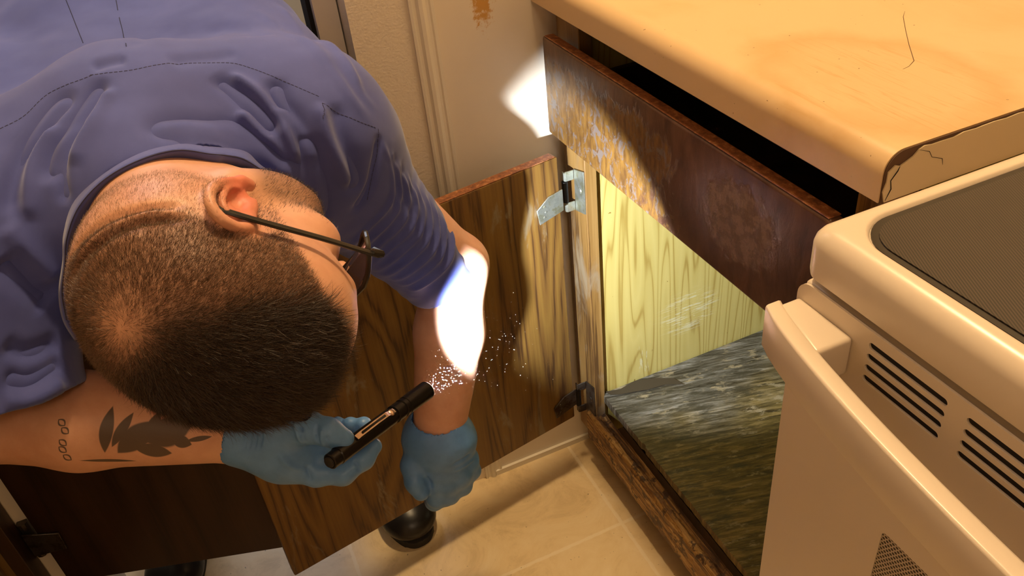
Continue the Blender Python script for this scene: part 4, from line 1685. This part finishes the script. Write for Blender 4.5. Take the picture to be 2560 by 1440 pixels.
for toe, an in ((np.array([0.092, -0.366, 0.0]), ANL), (np.array([0.012, -0.790, 0.0]), ANR)):
    d = np.array([toe[0] - an[0], toe[1] - an[1], 0]); d /= np.linalg.norm(d)
    sd = np.array([-d[1], d[0], 0])
    zz = np.array([0, 0, 1.0])
    G2 = Grid(rng(-0.30, 0.13, 0.004), rng(toe[1] - 0.13, toe[1] + 0.13, 0.004), rng(0.008, 0.16, 0.004))
    G2.ell(toe - d * 0.048 + zz * 0.036, (d * 0.052, sd * 0.050, zz * 0.032), 0.02)
    G2.ell(toe - d * 0.115 + zz * 0.038, (d * 0.080, sd * 0.045, zz * 0.038), 0.03)
    G2.ell(toe - d * 0.225 + zz * 0.040, (d * 0.050, sd * 0.037, zz * 0.040), 0.03)
    G2.cap(toe - d * 0.215 + zz * 0.05, toe - d * 0.225 + zz * 0.13, 0.040, 0.042, 0.03)
    V, Q = G2.mesh()
    sh = link('shoe', to_mesh('shoe', relax(V, Q, 1), Q), M['shoe'], man)
    ring = []
    for t in np.linspace(0, 2 * math.pi, 49)[:-1]:
        c, s_ = math.cos(t), math.sin(t)
        wdt = 0.050 if c > 0 else 0.040
        wdt = 0.045 + 0.0055 * c
        p = toe - d * (0.135 - 0.138 * c) + sd * wdt * (abs(s_) ** 0.75) * (1 if s_ > 0 else -1)
        ring.append((p[0], p[1], 0.0005))
    extrude_poly('sole', ring, (0, 0, 0.017), M['sole'], sh, 0.004, 2)
    for k in range(4):
        c0 = toe - d * (0.118 + 0.018 * k) + zz * (0.0735 + 0.006 * k)
        tube('lace', [tuple(c0 - sd * 0.018 - zz * .004), tuple(c0 + zz * 0.001), tuple(c0 + sd * 0.018 - zz * .004)], 0.0022, M['sole'], sh, 6)


# ---------------- gloves
def glove_mat():
    t = NT('blue_nitrile', 0.42)
    t.b.inputs['Subsurface Weight'].default_value = 0.08
    t.b.inputs['Subsurface Scale'].default_value = 0.004
    t.b.inputs['Subsurface Radius'].default_value = (0.3, 0.6, 1.0)
    co = t.co()
    n = t.noise(co, 60, 4, 0.6)
    t.color(t.ramp(n, [(0.3, (0.105, 0.250, 0.56)), (0.7, (0.135, 0.305, 0.66))]))
    t.bump(t.noise(co, 500, 3, 0.6), 0.15, 0.0005)
    return t.m


M['glove'] = glove_mat()


def chain(G, pts, k=0.004):
    P = [PD(*p[:3]) for p in pts]
    for a, b, p, q in zip(P, P[1:], pts, pts[1:]):
        G.cap(a, b, p[3], q[3], k)


def glove(grid, build, wrinkles, name='glove'):
    build(grid)
    V, Q = grid.mesh()
    V = relax(V, Q, 2, 0.5)
    N = normals(V, Q)
    tr = BVHTree.FromPolygons(V.tolist(), Q.tolist())
    dsp = 0.0009 * np.array([noise.noise(Vector(p * 60)) for p in V])
    for px, wd, am in wrinkles:
        P = [hitb(u, v, tr) for u, v in px]
        P = [p for p in P if p is not None]
        if len(P) < 2:
            continue
        P = smooth_pts(P, 4)
        dd, tt = seg_dist(V, P)
        dsp += 1.7 * am * np.exp(-(dd / wd) ** 2) * ss0(tt, 0, .25) * (1 - ss0(tt, .75, 1))
    return link(name, to_mesh(name, V + N * dsp[:, None], Q), M['glove'], man)


def box_grid(pts, pad, h):
    P = np.array([PD(*p[:3]) for p in pts])
    lo, hi = P.min(0) - pad, P.max(0) + pad
    return Grid(rng(lo[0], hi[0], h), rng(lo[1], hi[1], h), rng(lo[2], hi[2], h))


# right hand, thumb above and four fingers curled round the flashlight
R_TH = [(690, 1085, .790, .024), (765, 1066, .775, .0150), (822, 1080, .768, .0125), (856, 1100, .772, .0108)]
R_IN = [(720, 1150, .800, .020), (790, 1183, .800, .0125), (858, 1183, .800, .0108), (908, 1148, .805, .0098), (934, 1115, .812, .0085)]
R_MI = [(720, 1130, .820, .020), (790, 1158, .832, .0125), (868, 1150, .850, .0110), (906, 1105, .852, .0098), (908, 1062, .846, .0088)]
R_RI = [(715, 1110, .830, .018), (780, 1125, .852, .0120), (845, 1115, .868, .0105), (880, 1085, .866, .0095), (876, 1062, .850, .0085)]
R_LI = [(700, 1090, .835, .016), (760, 1095, .862, .0105), (815, 1088, .874, .0092), (842, 1072, .868, .0085), (845, 1060, .856, .0075)]


def rbuild(G):
    side = DWN
    G.cap(PD(596, 1082, .800), PD(640, 1090, .800), .0305, .0285, .01)
    G.cap(PD(640, 1090, .800), PD(715, 1112, .808), .0285, .0330, .015)
    G.cap(PD(715, 1112, .812), PD(770, 1140, .825), .0330, .0260, .02)
    for c in (R_TH, R_IN, R_MI, R_RI, R_LI):
        chain(G, c, 0.006)
    # open cuff
    a = PD(588, 1081, .799)
    b = PD(606, 1084, .800)
    G.cap(a - (b - a) * 1.0, b, .0282, .0272, .001, 'cut')


rg = glove(box_grid([(560, 1080, .80), (960, 1210, .80), (900, 1030, .88), (760, 1240, .76), (596, 1000, .84)], 0.030, 0.0014), rbuild,
           [([(u, 1050), (u + 8, 1090), (u + 2, 1130)], .0016, -.0013) for u in (606, 618, 632, 645)]
           + [([(735, 1050), (745, 1080), (760, 1110)], .0025, .0022), ([(765, 1045), (752, 1075), (760, 1110)], .0022, -.0022),
              ([(795, 1055), (790, 1085), (800, 1110)], .0016, -.0016), ([(810, 1058), (804, 1090), (814, 1118)], .0016, .0012), ([(825, 1065), (818, 1095), (826, 1122)], .0014, -.0014),
              ([(765, 1160), (772, 1185), (780, 1205)], .0016, -.0012), ([(885, 1150), (895, 1165), (900, 1180)], .0016, -.0016), ([(690, 1130), (720, 1160), (760, 1180)], .003, .0012)])

# left hand hanging, back of the hand up, fingers curled under
L_TH = [(1062, 1120, 1.130, .024), (1034, 1165, 1.125, .0165), (1036, 1205, 1.120, .0125), (1052, 1232, 1.122, .0110)]
L_IN = [(1085, 1130, 1.140, .026), (1088, 1205, 1.140, .0165), (1092, 1240, 1.150, .0145), (1086, 1252, 1.175, .0125), (1075, 1235, 1.190, .0110)]
L_MI = [(1105, 1130, 1.140, .026), (1122, 1205, 1.142, .0165), (1124, 1234, 1.155, .0140), (1116, 1240, 1.180, .0125), (1100, 1225, 1.195, .0110)]
L_RI = [(1120, 1130, 1.142, .024), (1150, 1186, 1.146, .0160), (1156, 1212, 1.160, .0135), (1146, 1220, 1.184, .0120), (1128, 1210, 1.198, .0105)]
L_LI = [(1125, 1120, 1.142, .022), (1168, 1150, 1.150, .0155), (1178, 1176, 1.162, .0125), (1168, 1190, 1.184, .0110), (1150, 1185, 1.196, .0100)]


def lbuild(G):
    G.cap(PD(1096, 1072, 1.128), PD(1098, 1100, 1.134), .0375, .0385, .01, side=RGT, ratio=1.06)
    G.cap(PD(1098, 1100, 1.134), PD(1100, 1160, 1.142), .0370, .0300, .02, side=RGT, ratio=1.35)
    for c in (L_TH, L_IN, L_MI, L_RI, L_LI):
        chain(G, c, 0.007)
    a = PD(1096, 1062, 1.125)
    b = PD(1097, 1084, 1.131)
    G.cap(a - (b - a) * 0.8, b, .0345, .0350, .001, 'cut')


lg = glove(box_grid([(1000, 1050, 1.10), (1210, 1270, 1.20), (1100, 1150, 1.08), (1100, 1150, 1.22)], 0.022, 0.0017), lbuild,
           [([(1125, 1165), (1155, 1150), (1180, 1130)], .0022, -.0014), ([(1130, 1180), (1160, 1165), (1190, 1145)], .0022, .0014),
            ([(1060, 1190), (1075, 1210), (1080, 1240)], .003, -.002)])

# ------------------------------------------------------------------ flashlight
fl_ = tag(empty('flashlight'), 'slim black penlight held in the gloved hand, switched on', 'flashlight')
T0, T1 = PD(*TAIL), PD(*TIPP)
L_ = float(np.linalg.norm(T1 - T0))
M['anod'] = plain('black_anodised_metal', (0.014, 0.011, 0.010), 0.32, Metallic=0.6)
M['chrome'] = plain('worn_clip_steel', (0.42, 0.30, 0.24), 0.3, Metallic=1.0)
M['glow'] = NT('led_lens', 0.2, Emission_Strength=30.0).color((0.9, 0.95, 1.0)).m
M['glow'].node_tree.nodes['Principled BSDF'].inputs['Emission Color'].default_value = (0.85, 0.93, 1.0, 1)
R0 = 0.0093
lathe('barrel', T0, T1, [(0, 0.0066), (0.0008, 0.0076), (0.010, 0.0078), (0.011, R0 * 0.92), (L_ * 0.60, R0 * 0.92), (L_ * 0.605, R0 * 0.80), (L_ * 0.625, R0 * 0.80), (L_ * 0.63, R0 * 0.98), (L_ * 0.70, R0 * 0.98), (L_ * 0.705, R0 * 0.86),
                         (L_ * 0.715, R0 * 0.86), (L_ * 0.72, R0), (L_ * 0.75, R0), (L_ * 0.753, R0 * 0.93), (L_ * 0.757, R0 * 0.93), (L_ * 0.76, R0 * 1.02), (L_, R0 * 1.06)], M['anod'], fl_, 40)
dirv = (T1 - T0) / L_
lathe('bezel', T1 + dirv * 0.0001, T1 + dirv, [(0, R0 * 1.06), (0.0012, R0 * 1.0), (0.0016, R0 * 0.93)], M['chrome'], fl_, 40)
lathe('lens', T1 + dirv * 0.0018, T1 + dirv, [(0, R0 * 0.86), (0.0005, R0 * 0.84)], M['glow'], fl_, 32)
# pocket clip along the side towards the lens
toc = CAM - (T0 + T1) / 2
toc = toc - dirv * (toc @ dirv)
toc /= np.linalg.norm(toc)
upv = np.cross(dirv, toc)
cdir = toc * 0.88 + (-DWN - dirv * float(-DWN @ dirv)) * 0.48
cdir /= np.linalg.norm(cdir)
cs = np.cross(dirv, cdir)


def cp(s, r, w):
    return T0 + dirv * s * L_ + cdir * r + cs * w


bm = bmesh.new()
prof_c = [(0.22, R0 + 0.0005), (0.26, R0 + 0.0016), (0.42, R0 + 0.0026), (0.52, R0 + 0.0024), (0.555, R0 + 0.0005), (0.60, R0 + 0.0004)]
a_ = None
for s0, r0 in prof_c:
    r4 = [bm.verts.new(cp(s0, r0, w)) for w in (-0.0026, 0.0026)] + [bm.verts.new(cp(s0, r0 + 0.0007, w)) for w in (0.0026, -0.0026)]
    if a_:
        for k in range(4):
            bm.faces.new((a_[k], a_[(k + 1) % 4], r4[(k + 1) % 4], r4[k]))
    else:
        bm.faces.new(r4[::-1])
    a_ = r4
bm.faces.new(a_)
clip = bm_obj('pocket_clip', bm, M['chrome'], fl_)
extr = [cp(0.27, R0 + 0.0031, 0.0011), cp(0.50, R0 + 0.0036, 0.0011), cp(0.50, R0 + 0.0036, -0.0011), cp(0.27, R0 + 0.0031, -0.0011)]
extrude_poly('clip_slot', [tuple(p) for p in extr], tuple(cdir * 0.0002), M['black'], clip)
lathe('clip_boss', cp(0.575, R0 * 0.95, 0), cp(0.575, R0 * 0.95, 0) + cdir, [(0, 0.0036), (0.0016, 0.0034), (0.0022, 0.0022)], M['chrome'], clip, 20)
lathe('tail_switch', T0 - dirv * 0.0001, T0 - dirv, [(0, 0.0055), (0.0016, 0.0050), (0.0022, 0.003)], M['sole'], fl_, 24)

# dust drifting through the beam
bm = bmesh.new()
rr = np.random.RandomState(3)
for i in range(420):
    s0 = 0.003 + 0.16 * rr.rand() ** 1.6
    sp2 = rr.randn(3) * (0.004 + s0 * 0.22)
    sp2 -= dirv * (sp2 @ dirv)
    c = T1 + dirv * s0 + sp2
    r = 0.00010 + 0.00016 * rr.rand() ** 2
    vs = [bm.verts.new(c + r * np.array(o)) for o in ((1, 0, 0), (-1, 0, 0), (0, 1, 0), (0, -1, 0), (0, 0, 1), (0, 0, -1))]
    for a, b, c_ in ((0, 2, 4), (2, 1, 4), (1, 3, 4), (3, 0, 4), (2, 0, 5), (1, 2, 5), (3, 1, 5), (0, 3, 5)):
        bm.faces.new((vs[a], vs[b], vs[c_]))
M['dust'] = plain('pale_dust', (0.85, 0.85, 0.85), 0.6)
tag(bm_obj('airborne_dust', bm, M['dust']), 'fine dust specks drifting in the flashlight beam beside the forearm', 'dust', kind='stuff')
